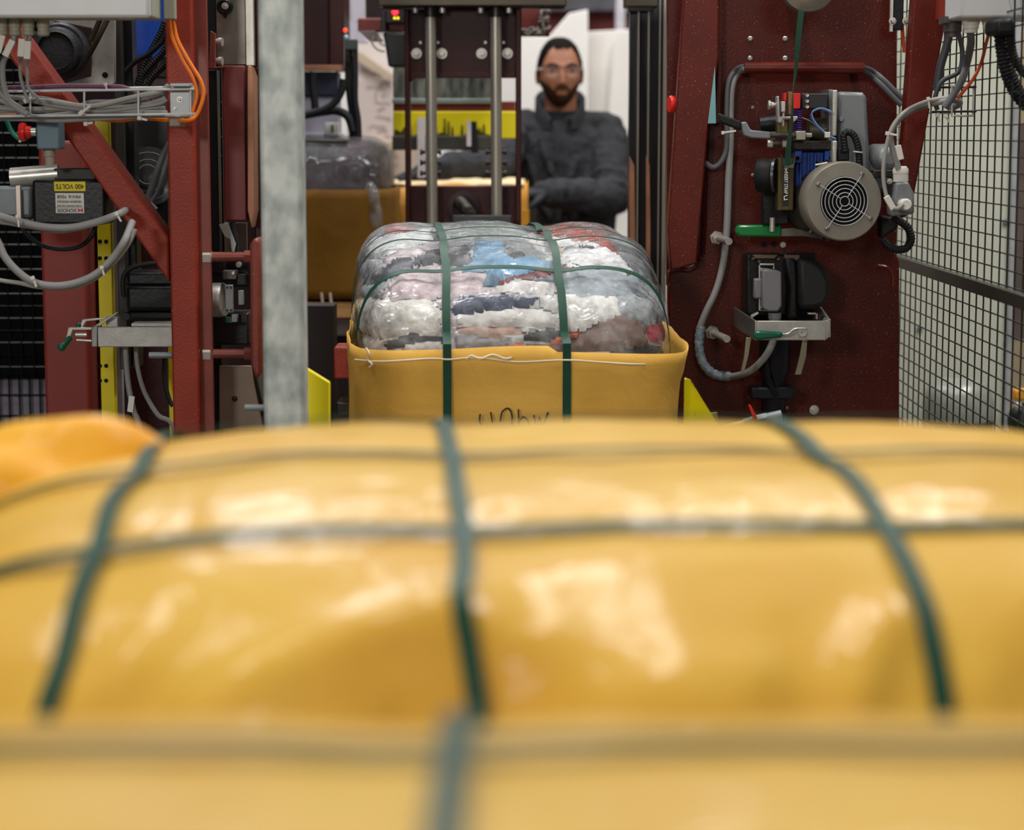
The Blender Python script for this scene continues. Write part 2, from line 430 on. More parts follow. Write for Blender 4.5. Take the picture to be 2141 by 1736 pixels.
# ------------------------------------------------------------------ mid bale of clothes
rM = thing('clothes_bale', 'bale of mixed clothes under clear film, its lower half in an ochre yellow sack', 'bale', (-.02, 4.85, BED))
Mb = Bale((-.030, 4.87, BED + .378), (.314, .70, .378), 3.5, 3.3, (-.155, .09), (-.56, -.33, -.08, .3), .03, .055, .007, 5, 7)
def crop(pts): return [(620 + x / 2.4895, 420 + y / 2.4895) for x, y in pts]
GARM = [
 ('red_top', 'b23a3c', [(385,125),(400,105),(690,108),(760,125),(620,152),(400,184)]),
 ('red_top', 'b2443f', [(720,135),(800,98),(760,112),(700,118)]),
 ('teal_top', '63a6b2', [(690,112),(1010,93),(1030,112),(760,138)]),
 ('floral_top', None, [(1180,140),(1300,135),(1540,165),(1650,215),(1685,275),(1640,262),(1540,212),(1260,185)]),
 ('black_puffer', '23252b', [(1230,128),(1330,80),(1500,72),(1630,100),(1680,195),(1560,165),(1400,132)]),
 ('navy_shirt', '2d3342', [(345,445),(400,380),(520,300),(590,288),(665,325),(560,362),(420,425)]),
 ('charcoal_shirt', '42424a', [(590,300),(700,262),(780,233),(925,228),(900,268),(925,320),(850,352),(740,330),(650,325)]),
 ('brown_top', '4c4848', [(1075,270),(1110,248),(1210,288),(1140,297)]),
 ('red_shirt', '9c3f46', [(1045,412),(1240,362),(1420,333),(1490,350),(1300,388),(1130,400),(1060,438)]),
 ('blue_shirt', '6c9fc4', [(925,215),(1080,217),(1090,262),(1220,290),(1420,328),(1260,362),(1080,402),(1040,440),(970,438),(1000,366),(770,362),(920,322)]),
 ('pink_shirt', 'e6d2d8', [(460,440),(520,385),(640,348),(780,362),(1000,368),(1002,430),(900,482),(700,510),(480,515)]),
 ('white_shirt', 'f0eeec', [(1050,432),(1120,388),(1345,418),(1375,485),(1000,472)]),
 ('pale_blue_top', 'a9b5bf', [(1375,365),(1600,338),(1770,380),(1830,490),(1400,490),(1215,402)]),
 ('charcoal_vest', '35373d', [(1465,222),(1555,240),(1560,264),(1500,247)]),
 ('cream_top', 'c8b49c', [(1350,230),(1385,225),(1380,290),(1350,290)]),
 ('white_top', 'e8eaec', [(1240,192),(1540,208),(1700,300),(1770,370),(1480,330),(1300,292)]),
 ('silver_top', '8e9796', [(735,140),(1050,108),(1195,135),(1210,188),(900,195),(735,205)]),
 ('white_vest', 'e0e4e6', [(335,200),(690,148),(725,215),(450,292),(330,300)]),
 ('navy_jersey', '3f4a66', [(790,560),(880,488),(1255,497),(1230,542),(1080,560),(830,592)]),
 ('brown_fleece', '8a6f64', [(1440,720),(1560,640),(1700,588),(1825,650),(1835,742),(1700,772),(1560,792),(1180,788),(1190,748),(1400,742)]),
 ('red_scarf', 'b0323e', [(1830,655),(1965,618),(1990,705),(1920,752),(1840,732)]),
 ('orange_top', 'ef7d5a', [(1085,762),(1180,738),(1185,785),(1085,790)]),
 ('orange_top', 'f08058', [(1315,715),(1475,672),(1485,702),(1380,742),(1320,745)]),
 ('black_knit', '2b2d30', [(1175,695),(1330,652),(1405,692),(1340,722),(1190,728)]),
 ('peach_shirt', 'd8b2a2', [(825,655),(1140,658),(1205,690),(1040,712),(860,692)]),
 ('white_fleece', 'f4f2ee', [(840,575),(1240,548),(1390,600),(1325,652),(1140,658),(835,640)]),
 ('grey_marl_top', 'a4a2a8', [(835,690),(1040,710),(1125,740),(1080,775),(835,775)]),
 ('navy_knit', '2c2f3c', [(440,760),(480,725),(620,687),(765,705),(800,742),(650,722),(540,750),(490,775)]),
 ('white_knit', 'f4f1ea', [(325,515),(420,500),(700,518),(790,580),(700,662),(560,700),(400,722),(318,655)]),
 ('black_sweater', '303138', [(1630,785),(1800,738),(1990,765),(1990,830),(1650,830)]),
 ('magenta_top', 'c0568c', [(300,430),(335,415),(330,455),(300,465)]),
 ('plum_top', '6d5262', [(300,650),(350,640),(350,720),(300,720)]),
]
GARM = [(n, c, crop(p)) for n, c, p in GARM]
BOX = [(min(q[0] for q in p) - 6, max(q[0] for q in p) + 6, min(q[1] for q in p) - 6, max(q[1] for q in p) + 6) for n, c, p in GARM]
def inpoly(x, y, P):
    r = False; j = len(P) - 1
    for i in range(len(P)):
        if (P[i][1] > y) != (P[j][1] > y) and x < (P[j][0] - P[i][0]) * (y - P[i][1]) / (P[j][1] - P[i][1]) + P[i][0]: r = not r
        j = i
    return r
def topix(p):
    d = p - Vector((0, 0, CAMZ)); f = d.y * math.cos(PITCH) - d.z * math.sin(PITCH); u = d.y * math.sin(PITCH) + d.z * math.cos(PITCH)
    return IW / 2 + FPX * d.x / f, IH / 2 - FPX * u / f
# the heap of clothes: one fine skin split where one garment meets the next
NU, NV = 190, 260
pts = []
for j in range(NV + 1):
    row = []
    a = R(166 - 196 * j / NV)                   # from low on the front, over the top, down the back
    cy, cz = math.cos(a), math.sin(a)
    for i in range(NU + 1):
        t = 2 * i / NU - 1; u_ = Vector((math.tan(R(50) * t) / math.tan(R(50)) * 1.22, 1, 0))
        kq = (abs(u_.x) ** Mb.nx + 1) ** (-1 / Mb.nx); xl = u_.x * kq
        q = kq
        k = (abs(cy) ** Mb.n + abs(cz) ** Mb.n) ** (-1 / Mb.n)
        p = Mb.dent(Vector((xl * Mb.h[0], cy * k * q * Mb.h[1], cz * k * q * Mb.h[2])))
        row.append(p)
    pts.append(row)
def pal(k): return ['e8e7e4', 'd0d5d7', 'a7adb2', '6d7278', 'e1dbd6', '8e959a', 'c9bfc4'][k % 7]
cells = [(noise.cell(Vector((i * 3.1, 1.7, 9))), i) for i in range(30)]
seeds = [(random.random(), random.random(), k) for k in range(22)]
gid = {}; cent = {}
for j in range(NV):
    for i in range(NU):
        wp = Mb.world((pts[j][i] + pts[j + 1][i + 1]) / 2); x, y = topix(wp)
        wob = noise.noise(Vector((x * .022, y * .03, 3))) * 5
        front = Mb.nrm((pts[j][i] + pts[j + 1][i + 1]) / 2)
        g_ = None
        if front.y < .3:
            for gi, (n_, c_, P_) in enumerate(GARM):
                if BOX[gi][0] < x < BOX[gi][1] and BOX[gi][2] < y < BOX[gi][3] and inpoly(x + wob, y + wob, P_): g_ = gi; break
        if g_ is None:
            u_, v_ = i / NU, j / NV
            g_ = 1000 + min(seeds, key=lambda s_: (s_[0] - u_) ** 2 + ((s_[1] - v_) * 1.6) ** 2)[2]
        gid[i, j] = g_
# puff each garment: vertices on a border stay low, inner ones rise
inner = {}
for j in range(NV + 1):
    for i in range(NU + 1):
        best = 6
        g0 = gid.get((min(i, NU - 1), min(j, NV - 1)))
        for r_ in range(0, 5):
            hit = False
            for dx, dy in ((r_, 0), (-r_, 0), (0, r_), (0, -r_), (r_, r_), (-r_, -r_), (r_, -r_), (-r_, r_)):
                q = gid.get((min(max(i + dx - (1 if dx < 0 else 0), 0), NU - 1), min(max(j + dy - (1 if dy < 0 else 0), 0), NV - 1)))
                if q != g0: hit = True; break
            q = gid.get((min(max(i - 1, 0), NU - 1), min(max(j - 1, 0), NV - 1)))
            if r_ == 0 and q != g0: hit = True
            if hit: best = r_; break
        inner[i, j] = best
def fabric(col):
    m = mat('cloth_' + col, col, .85, var=.28, vscale=16, bump=.5, bscale=45)
    return m
FLOR = mat('floral_cloth', 'b8302c', .85, dark='6a5c44', vscale=60, bump=.4, bscale=50)
heap = {}
for (i, j), g_ in gid.items(): heap.setdefault(g_, []).append((i, j))
for g_, cl in heap.items():
    idx = {}; g = G(); vs = []; fs = []
    for i, j in cl:
        f = []
        for a, b in ((i, j), (i + 1, j), (i + 1, j + 1), (i, j + 1)):
            if (a, b) not in idx:
                p = pts[b][a]; e = inner[a, b]
                up = .0105 * (1 - math.exp(-e * .7)) - .004 + .007 * noise.noise(p * 30 + Vector((g_, 0, 0))) + .004 * noise.noise(p * 70)
                idx[a, b] = len(vs); vs.append(Mb.world(p + Mb.nrm(p) * up))
            f.append(idx[a, b])
        fs.append(f)
    g.add(vs, fs)
    if g_ < 1000: nm, col = GARM[g_][0], GARM[g_][1]
    else: nm, col = 'garment', pal(g_)
    g.build(nm, FLOR if col is None else fabric(col), rM, sharp=80)
# clear film
film = bpy.data.materials.new('clear_film'); film.use_nodes = True
nt = film.node_tree; N_ = nt.nodes; L_ = nt.links; N_.remove(N_['Principled BSDF']); out_ = N_['Material Output']
tc = N_.new('ShaderNodeTexCoord'); mp = N_.new('ShaderNodeMapping'); mp.inputs['Scale'].default_value = (1.6, 1, 2.4)
n1 = N_.new('ShaderNodeTexNoise'); n1.inputs['Scale'].default_value = 15; n1.inputs['Detail'].default_value = 8; n1.inputs['Distortion'].default_value = 1.6
L_.new(tc.outputs['Object'], mp.inputs['Vector']); L_.new(mp.outputs['Vector'], n1.inputs['Vector'])
bp = N_.new('ShaderNodeBump'); bp.inputs['Strength'].default_value = 1; bp.inputs['Distance'].default_value = .02
L_.new(n1.outputs['Fac'], bp.inputs['Height'])
tr_ = N_.new('ShaderNodeBsdfTransparent'); df = N_.new('ShaderNodeBsdfDiffuse'); df.inputs['Color'].default_value = (.86, .9, .92, 1)
gy = N_.new('ShaderNodeBsdfGlossy'); gy.inputs['Roughness'].default_value = .09; L_.new(bp.outputs['Normal'], gy.inputs['Normal'])
n2 = N_.new('ShaderNodeTexNoise'); n2.inputs['Scale'].default_value = 12; n2.inputs['Detail'].default_value = 6; n2.inputs['Distortion'].default_value = 1.5
L_.new(tc.outputs['Object'], n2.inputs['Vector'])
mr = N_.new('ShaderNodeMapRange'); mr.inputs['From Min'].default_value = .45; mr.inputs['From Max'].default_value = .75
mr.inputs['To Min'].default_value = .03; mr.inputs['To Max'].default_value = .24
L_.new(n2.outputs['Fac'], mr.inputs['Value'])
m1 = N_.new('ShaderNodeMixShader'); m2 = N_.new('ShaderNodeMixShader'); fz = N_.new('ShaderNodeFresnel'); fz.inputs['IOR'].default_value = 1.5
L_.new(bp.outputs['Normal'], fz.inputs['Normal'])
L_.new(mr.outputs['Result'], m1.inputs['Fac']); L_.new(tr_.outputs[0], m1.inputs[1]); L_.new(df.outputs[0], m1.inputs[2])
fm = N_.new('ShaderNodeMath'); fm.operation = 'MULTIPLY'; fm.inputs[1].default_value = .62; L_.new(fz.outputs[0], fm.inputs[0]); L_.new(fm.outputs[0], m2.inputs['Fac']); L_.new(m1.outputs[0], m2.inputs[1]); L_.new(gy.outputs[0], m2.inputs[2])
L_.new(m2.outputs[0], out_.inputs['Surface'])
film_dark = film.copy(); film_dark.name = 'thin_film'; film_dark.node_tree.nodes[mr.name].inputs['To Max'].default_value = .10
rows = []
for j in range(0, NV + 1, 2):
    rows.append([Mb.world(p + Mb.nrm(p) * (.017 + .006 * noise.noise(p * 16))) for p in pts[j][::2]])
G().grid(rows).build('clear_film', film, rM, sharp=180)
# sack
rows = []
RIM = 1.0
for k in range(25):
    f = k / 24; z = BED + .004 + (RIM - BED) * f; row = []
    for i in range(120):
        a = 2 * math.pi * i / 120; ca, sa = math.cos(a), math.sin(a)
        kk = (abs(ca) ** 9 + abs(sa) ** 9) ** (-1 / 9)
        lx, ly = ca * kk * (Mb.h[0] + .026), sa * kk * (Mb.h[1] + .026)
        lx *= .955 + .045 * min(1, f * 2.5)
        if f > .9: lx += math.copysign(.003, lx); ly += math.copysign(.003, ly)
        if f > .72:
            fl = (f - .72) / .28
            lx += .028 * fl * fl * max(0, ca) ** 2 * (1 if sa < 0 else .3)
        if ca < 0: lx *= 1 - .03 * min(1, -ca * 1.5)
        wv = .007 * noise.noise(Vector((lx * 9, ly * 9, z * 3))) + .004 * noise.noise(Vector((lx * 30, ly * 30, z * 8)))
        drop = .004 * math.sin(i * .21 + 1) * (f ** 6) - (.012 * f ** 4 if ca > .2 else 0)
        q = Mb.world(Vector((lx + ca * wv, ly + sa * wv, 0)))
        row.append(Vector((q.x, q.y, z + drop)))
    rows.append(row)
sack = G().grid(rows, True).build('sack', BAGM, rM, sharp=180)
sd = sack.modifiers.new('thick', 'SOLIDIFY'); sd.thickness = .002
def on_sack(px, py, lift=.006):
    # point on the front of the sack seen at that pixel
    Y = 4.17
    for _ in range(6):
        p = at(px, py, Y); l = Mb.q.inverted() @ (p - Mb.c)
        ca = min(abs(l.x) / (Mb.h[0] + .026), .999)
        Y = Mb.world(Vector((l.x, -(Mb.h[1] + .026) * (1 - ca ** 9) ** (1 / 9), l.z))).y - lift
    return at(px, py, Y)
G().tube([on_sack(x, y, .012) for x, y in ((742, 752), (800, 756), (900, 750), (940, 752), (1000, 748), (1080, 757), (1180, 753), (1250, 757), (1340, 762), (1425, 760))], .0016, 6).build('hem_stitch', mat('white_thread', 'e9dcc0', .8), rM)
G().tube([on_sack(x, y, .012) for x, y in ((765, 728), (772, 740), (768, 752), (778, 762), (772, 768))], .0022, 6).build('loose_thread', mat('white_thread', ''), rM)
G().tube([on_sack(x, y, .012) for x, y in ((975, 752), (985, 744), (1005, 750), (1030, 742), (1055, 750), (1070, 748))], .002, 6).build('loose_thread', mat('white_thread', ''), rM)
g = G()
for s_ in (((1004, 866), (1003, 880), (1006, 888)), ((1026, 862), (1030, 884)), ((1046, 882), (1050, 862), (1062, 854), (1070, 866), (1071, 890)),
           ((1084, 856), (1085, 890)), ((1084, 884), (1094, 872), (1104, 880), (1106, 892)), ((1116, 868), (1122, 890), (1128, 872), (1134, 890), (1146, 862))):
    g.tube([on_sack(x, y, .009) for x, y in s_], .0017, 6)
g.build('handwriting', INK, rM)
for x0, x1 in ((-.135, -.137), (.088, .094)):
    P, N = Mb.slice_x(lambda t, a=x0, b=x1: a + (b - a) * t, 12, 182, 80, .018); 
    # hang the front end straight down over the sack
    last = P[-1]; yl = (Mb.q.inverted() @ (last - Mb.c)).x
    front = [q for q in P]
    P2 = []; N2 = []
    for q, n in zip(P, N):
        l = Mb.q.inverted() @ (q - Mb.c)
        if l.y < 0 and l.z < .205: break
        P2.append(q); N2.append(n)
    for z in (.195, .15, .12, .05, -.05, -.15, -.3, -.375):
        P2.append(Mb.world(Vector((yl, -(Mb.h[1] + .034), z)))); N2.append(Mb.q @ Vector((0, -1, 0)))
    G().ribbon(P2, N2, .0162, .0012).build('strap', GRN, rM)
for y in (-.555, -.33, -.08, .3):
    P, N = Mb.slice_y(y, 22, 158, 80, .0165); G().ribbon(P, N, .013, .0012).build('strap', GRN, rM)

# conveyors that carry the bales
def conveyor(y0, y1, hw, label):
    rc = thing('roller_conveyor', label, 'conveyor', (0, (y0 + y1) / 2, 0))
    for x in (-hw, hw): G().box(x - .02, x + .02, y0, y1, BED - .14, BED - .02).build('side_rail', RED, rc)
    y = y0 + .06
    while y < y1 - .05:
        G().cyl((-hw + .03, y, BED - .0385), (hw - .03, y, BED - .0385), .038, seg=14).build('roller', STEEL, rc); y += .12
    for x in (-hw, hw):
        for y in (y0 + .2, y1 - .2): G().box(x - .02, x + .02, y - .03, y + .03, 0, BED - .14).build('leg', RED, rc)
conveyor(.1, 2.95, .72, 'wide steel roller conveyor under the two nearest yellow bales')
conveyor(3.0, 5.62, .31, 'narrow steel roller conveyor under the clothes bale')
# ------------------------------------------------------------------ left side of the strapping machine
YL = 4.40
def post(g, x0, x1, Y, d, z0, z1, ym=450):
    a, b = at(x0, ym, Y).x, at(x1, ym, Y).x
    return g.box(a, b, Y, Y + d, z0, z1)
# galvanised post in front
t = thing('galvanised_post', 'square galvanised steel post standing in front of the machine, left of the clothes bale', 'post', (at(588, 450, 3.7).x, 3.74, 0))
post(G(), 545, 632, 3.7, .075, .01, 2.6).build('post_tube', GALV, t, .008)
c_ = at(588, 450, 3.7).x
G().ptube([(512, 853, 3.74), (575, 853, 3.74)], 6.5, 3.74, 14, 0).build('threaded_stud', GREYM, t)
G().box(c_ - .09, c_ + .09, 3.65, 3.83, 0, .012).build('base_plate', GALV, t, .002)
# frame
t = thing('strapping_machine_frame', 'oxide red steel machine frame with a diagonal brace on the left', 'machine frame', (at(380, 450, YL).x, YL, 0))
post(G(), 353, 410, YL, .12, 0, 2.3).build('column', RED, t, .005)
post(G(), 410, 440, YL + .03, .012, 0, 2.3).build('flange', REDL, t, .002)
G().pprism([(-60, -76), (352, 497), (354, 592), (116, 255), (-60, 8)], YL + .012, .09).build('brace', RED, t, .005)
for y in (537, 740):
    g = G(); a, b = at(425, y, YL + .04), at(524, y, YL + .04)
    g.cyl(a, b, 10 * pm(YL)); g.build('threaded_rod', REDL, t)
    G().lathe([(16 * pm(YL), 0), (16 * pm(YL), .016), (9 * pm(YL), .02)], a, (1, 0, 0), 6).build('nut', STEEL, t)
    G().lathe([(14 * pm(YL), 0), (14 * pm(YL), .014)], b - Vector((.012, 0, 0)), (1, 0, 0), 6).build('nut', REDL, t)
G().tube([at(312, 743, YL + .03), at(360, 743, YL + .03)], .0065, 14, 0).build('threaded_rod', GREYM, t)
g = G().pprism([(522, 512), (532, 496), (543, 506), (545, 780), (536, 795), (524, 765)], YL - .02, .09); g.build('guide_plate', REDL, t, .006)
# wide post behind, dark inner posts
o = post(G(), 83, 178, 4.85, .16, 0, 1.40).build('steel_column', mat('oxide_red_matt', '7c2a22', .5, var=.2, vscale=9), None, .008)
tag(o, 'wide oxide red steel column behind the hanging grey cable loop', 'column')
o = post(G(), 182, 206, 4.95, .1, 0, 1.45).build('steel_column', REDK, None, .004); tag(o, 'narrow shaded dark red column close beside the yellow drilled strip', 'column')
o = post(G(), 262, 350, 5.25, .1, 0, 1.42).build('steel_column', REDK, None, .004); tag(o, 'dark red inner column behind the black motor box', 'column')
# yellow perforated strip
t = thing('perforated_strip', 'upright yellow steel strip with pairs of holes', 'steel strip', (at(216, 600, 4.78).x, 4.78, 0))
post(G(), 202, 231, 4.78, .03, 0, at(216, 250, 4.78).z).build('strip', YEL, t, .002)
g = G()
for y in (505, 540, 765, 796):
    for x in (208, 221):
        c = at(x + 1, y, 4.78); g.lathe([(4.2 * pm(4.78), 0), (4.2 * pm(4.78), .002)], c, FR, 16)
g.build('hole', BLACKHOLE, t)
o = post(G(), 234, 248, 4.86, .02, 0, 1.3).build('perforated_strip', mat('pale_grey_paint', '8d8590', .5), None, .002); tag(o, 'thin pale grey strip just behind the yellow drilled strip', 'steel strip')
o = post(G(), 345, 357, 4.95, .03, 0, at(350, 455, 4.95).z).build('steel_strip', YEL, None, .002); tag(o, 'plain yellow strip half hidden behind the red frame column', 'steel strip')
# dark guard mesh far left
t = thing('guard_panel', 'black slatted guard curtain at the left edge, above the pale mesh', 'guard panel', (at(0, 600, 5.6).x, 5.6, 0))
g = G(); x0, x1 = at(-160, 600, 5.6).x, at(120, 600, 5.6).x
for k in range(40):
    z = 0.78 + k * .032
    g.box(x0, x1, 5.6 + .006 * (k % 2), 5.615 + .006 * (k % 2), z, z + .03)
g.build('slats', mat('black_slat', '08080a', .7, spec=.05, var=.3), t)
g = G()
for k in range(12):
    x = x0 + (x1 - x0) * k / 11; g.box(x - .0015, x + .0015, 5.585, 5.592, .78, 2.06)
g.build('wire', mat('dark_wire', '0d0d11', .7, spec=.05), t)
G().box(x0, x1, 5.62, 5.64, 0, .78).build('lower_sheet', mat('lilac_grey_sheet', '8f8a94', .6, dark='4a4650', vscale=4), t)
g = G()
for k in range(14):
    x = x0 + (x1 - x0) * k / 13; g.box(x - .002, x + .002, 5.60, 5.606, 0, .79)
for k in range(14): g.box(x0, x1, 5.598, 5.602, .02 + k * .055, .0245 + k * .055)
g.build('lower_mesh', mat('dark_wire', ''), t)
for x in (x0, x1): G().box(x - .015, x + .015, 5.58, 5.645, 0, 2.1).build('panel_post', DSTEEL, t)
# dark back housing that closes the machine behind
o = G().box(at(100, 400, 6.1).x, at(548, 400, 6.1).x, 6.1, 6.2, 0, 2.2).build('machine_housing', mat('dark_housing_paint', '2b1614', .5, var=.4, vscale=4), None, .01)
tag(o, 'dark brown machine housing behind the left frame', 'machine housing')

# control box on the left
t = thing('control_box', 'light grey control box at the top left corner with cable glands underneath', 'control box', tuple(at(150, 30, 4.2)))
x0, x1 = at(-120, 0, 4.1).x, at(312, 0, 4.1).x; zb = at(150, 37, 4.1).z
G().box(x0, x1, 4.125, 4.24, zb + .002, zb + .2).build('enclosure', mat('grey_green_enclosure', '9d9f92', .5, var=.05), t, .004)
G().box(x0, x1, 4.1, 4.123, zb, zb + .2).build('lid', LGP, t, .006)
a = at(262, 42, 4.13); G().box(a.x - .012, a.x + .016, 4.128, 4.14, zb - .0005, zb + .002).build('name_plate', WHP, t)
for px in (-30, 4, 31, 59, 90):
    c = at(px, 44, 4.17); c.z = zb + .003
    G().lathe([(.0122, 0), (.0122, .017), (.0108, .018), (.0108, .025), (.0118, .026), (.0118, .031), (.008, .034)], c, (0, 0, -1), 20).build('cable_gland', OLIVE, t)
# cables from the glands into the tray
def cable(pts, rpx, Y, m, name, label, cat='cable', group=None, seg=10):
    o = G().ptube(pts, rpx, Y, seg).build(name, m); return tag(o, label, cat, group)
GL = 'cables hanging from the left control box'
def marker(px, py, ang, Y, parent):
    c = at(px, py, Y); q = Matrix.Rotation(R(ang), 3, 'Y')
    G().obox(c + Vector((0, -.006, 0)), .0125, .004, .034, q).build('marker_sleeve', WHP, parent, .0008)
for pts, r, mk, lb in (
    ([(30, 70, 4.17), (27, 88, 4.17), (13, 115), (5, 140), (8, 180), (22, 215), (58, 240)], 6, (20, 101, 28), 'thick grey cable with slanted marker hanging under the left control box'),
    ([(54, 70, 4.17), (53, 92, 4.17), (43, 130), (43, 160), (50, 186), (60, 215)], 3.6, (46, 100, 6), 'thin grey cable with white marker, left of the pair under the control box'),
    ([(63, 70, 4.17), (60, 98, 4.17), (56, 135), (57, 160), (60, 186), (80, 205)], 3.6, (59, 105, 5), 'thin grey cable with white marker, right of the pair under the control box'),
    ([(3, 70, 4.17), (0, 95, 4.17), (-14, 130), (-10, 170), (5, 200), (50, 232)], 6, (2, 92, 16), 'thick grey cable at the very left edge under the control box')):
    g = G().ptube(pts, r, 4.22, 10); o = g.build('cable', GREYC); tag(o, lb, 'cable', GL); marker(mk[0], mk[1], mk[2], 4.165, o)
# wire tray
YT = 4.27
t = thing('cable_tray', 'bright wire basket cable tray running across the left frame', 'cable tray', tuple(at(200, 245, YT)))
g = G()
for y, d in ((190, 0), (242, 0), (186, .07), (246, .07)): g.tube([at(-60, y + 2, YT + d), at(411, y - 4, YT + d)], 2.7 * pm(YT), 8, 0)
g.build('long_wire', mat('bright_zinc_wire', 'd4d6d8', .3, .3), t)
for x in (-40, 63, 176, 289, 398):
    a, b, c, d = at(x, 190, YT + .004), at(x, 243, YT + .004), at(x, 246, YT + .07), at(x, 186, YT + .07)
    G().tube([a, b, c, d], 2.2 * pm(YT), 8, 0).build('cross_wire', mat('bright_zinc_wire', ''), t)
G().tube([at(411, 186, YT), at(404, 190, YT + .02), at(404, 242, YT + .02), at(408, 240, YT)], 2.4 * pm(YT), 8, 0).build('end_wire', STEEL, t)
G().pbox(355, 178, 400, 241, YT + .02, .004).pbox(355, 174, 398, 181, YT - .01, .035).build('bracket', mat('zinc_bracket', 'a3a7aa', .45, .4, var=.1), t, .0015)
G().bolt(at(376, 208, YT + .019), FR, 4 * pm(YT), .004).build('screw', STEEL, t)
G().bolt(at(366, 227, YT + .019), FR, 2.2 * pm(YT), .003).build('screw', STEEL, t)
G().pbox(352, 246, 379, 266, YT + .004, .05).build('clip', BEIGE, t, .003)
GT = 'grey cables lying in the wire tray'
tr = [([(-40, 200), (40, 205), (110, 213), (175, 222), (215, 219), (270, 205), (330, 193), (352, 178)], 5),
      ([(-40, 215), (20, 225), (70, 205), (130, 214), (200, 226), (262, 212), (300, 206), (340, 194)], 4.5),
      ([(-40, 228), (10, 232), (75, 232), (150, 226), (190, 214), (240, 212), (290, 200), (345, 186)], 4.6),
      ([(-40, 205), (10, 214), (45, 238), (110, 247), (180, 244), (230, 240), (300, 236), (350, 236)], 5),
      ([(-40, 240), (60, 244), (140, 238), (200, 231), (260, 235), (310, 231), (345, 226)], 4.4),
      ([(-40, 198), (20, 203), (72, 212), (110, 221), (160, 228), (210, 233), (270, 227), (330, 218), (348, 208)], 4.4),
      ([(-40, 222), (40, 229), (110, 227), (170, 229), (220, 224), (275, 222), (320, 214), (345, 205)], 4.6),
      ([(-40, 246), (60, 250), (120, 253), (180, 250), (240, 247), (300, 243), (345, 243)], 4.2)]
for i, (p, r) in enumerate(tr):
    cable(p, r, YT + .012 + .0065 * (i % 5), GREYC if i % 3 else mat('pale_grey_sheath', '9c9a93', .5, var=.15), 'cable', 'grey cable in the loose bundle lying in the left wire tray', 'cable', GT)
cable([(-40, 184), (60, 183), (140, 180), (220, 181), (262, 184), (300, 205), (325, 214), (342, 203)], 5, YT + .02, PURP, 'cable', 'purple cable lying along the top of the left wire tray')
cable([(350, -20, 4.33), (352, 0), (362, 45), (372, 85), (396, 130), (420, 170), (425, 200), (412, 238), (392, 252), (345, 251, YT + .05), (300, 247, YT + .05), (250, 252, YT + .05), (205, 249, YT + .05), (150, 246, YT + .05), (60, 243, YT + .05), (-30, 236, YT + .05)], 4.2, YT - .02, ORG, 'cable', 'outer bright orange cable looping beside the red column')
cable([(344, -20, 4.33), (345, 0), (354, 45), (361, 80), (381, 125), (404, 166), (411, 200), (402, 234)], 3.6, YT - .012, ORG, 'cable', 'inner bright orange cable of the looping pair beside the red column')
o = G().pbox(341, -60, 364, 40, YT - .045, .03).build('cable_gland', OLIVE, None, .002); tag(o, 'grey-green clamp sleeve above the orange cable pair', 'cable clamp')
def tie(px, py, ang, Y, label, L_=26, w_=9):
    c = at(px, py, Y); q = Matrix.Rotation(R(ang), 3, 'Y')
    t_ = G().obox(c, L_ * pm(Y), .003, w_ * .55 * pm(Y), q).obox(c + q @ Vector((-L_ * .42 * pm(Y), -.002, 0)), w_ * pm(Y), .006, w_ * pm(Y), q).build('cable_tie', WHP, None, .0008)
    return tag(t_, label, 'cable tie', 'white cable ties')
tie(64, 205, -32, YT - .012, 'white cable tie at the left upright wire of the tray')
tie(178, 230, -38, YT - .012, 'white cable tie at the middle upright wire of the tray')
tie(222, 183, 80, YT, 'white cable tie around the purple cable', 14, 6)
tie(186, 258, -10, YT, 'pale cable tie under the middle of the left tray', 16, 8)
tie(299, 249, 15, YT, 'pale cable tie under the tray beside the orange cable', 18, 8)
# emergency stop
t = thing('emergency_stop', 'blue-grey push button box with red mushroom button on its side, left', 'emergency stop', tuple(at(98, 312, 4.36)))
G().pbox(76, 250, 123, 312, 4.34, .06).build('enclosure', BLUEG, t, .003)
c = at(76, 276, 4.37)
G().lathe([(.0085, 0), (.0085, .012)], c, (-1, 0, 0), 20).build('collar', STEEL, t)
G().lathe([(.011, .010), (.0125, .02), (.018, .022), (.0185, .03), (.016, .034), (0, .035)], c, (-1, 0, 0), 26).build('button', REDB, t)
c = at(103, 312, 4.37); G().lathe([(.012, 0), (.012, .014), (.0095, .015), (.0085, .032)], c, (0, 0, -1), 18).build('cable_gland', mat('beige_plastic', 'a59d8c', .5), t)
cable([(10, 240), (16, 258), (28, 280), (45, 292), (58, 286)], 5, 4.4, mat('teal_sheath', '1f7a68', .5), 'cable', 'short teal cable beside the left red button')
tie(45, 291, -60, 4.398, 'small white tie end below the teal cable', 12, 5)
# pulley drum and plate at the top
YD = 4.62
t = thing('drive_drum', 'dark grey drive drum bolted to a bright aluminium plate, under the left control box', 'drive drum', tuple(at(150, 170, YD)))
G().pprism([(92, 40), (241, 40), (241, 172), (236, 178), (120, 178), (190, 160), (192, 60)], YD + .06, .012).build('mount_plate', ALU, t, .002)
c = at(128, 108, YD + .06)
k = pm(YD)
G().lathe([(60 * k, 0), (60 * k, .02), (55 * k, .03), (50 * k, .03), (46 * k, .055), (38 * k, .06), (35 * k, .05), (20 * k, .052), (0, .052)], c, FR, 48).build('drum', mat('dark_grey_cast', '35363a', .5, .3, var=.3, bump=.2), t)
G().lathe([(6 * k, 0), (6 * k, .003)], at(220, 157, YD + .06), FR, 18).build('hole', BLACKHOLE, t)
G().tube([at(225, 40, YD), at(205, 80, YD), at(178, 130, YD + .03)], .006, 10).build('strut', mat('brown_steel', '4a4136', .5, .4), t)
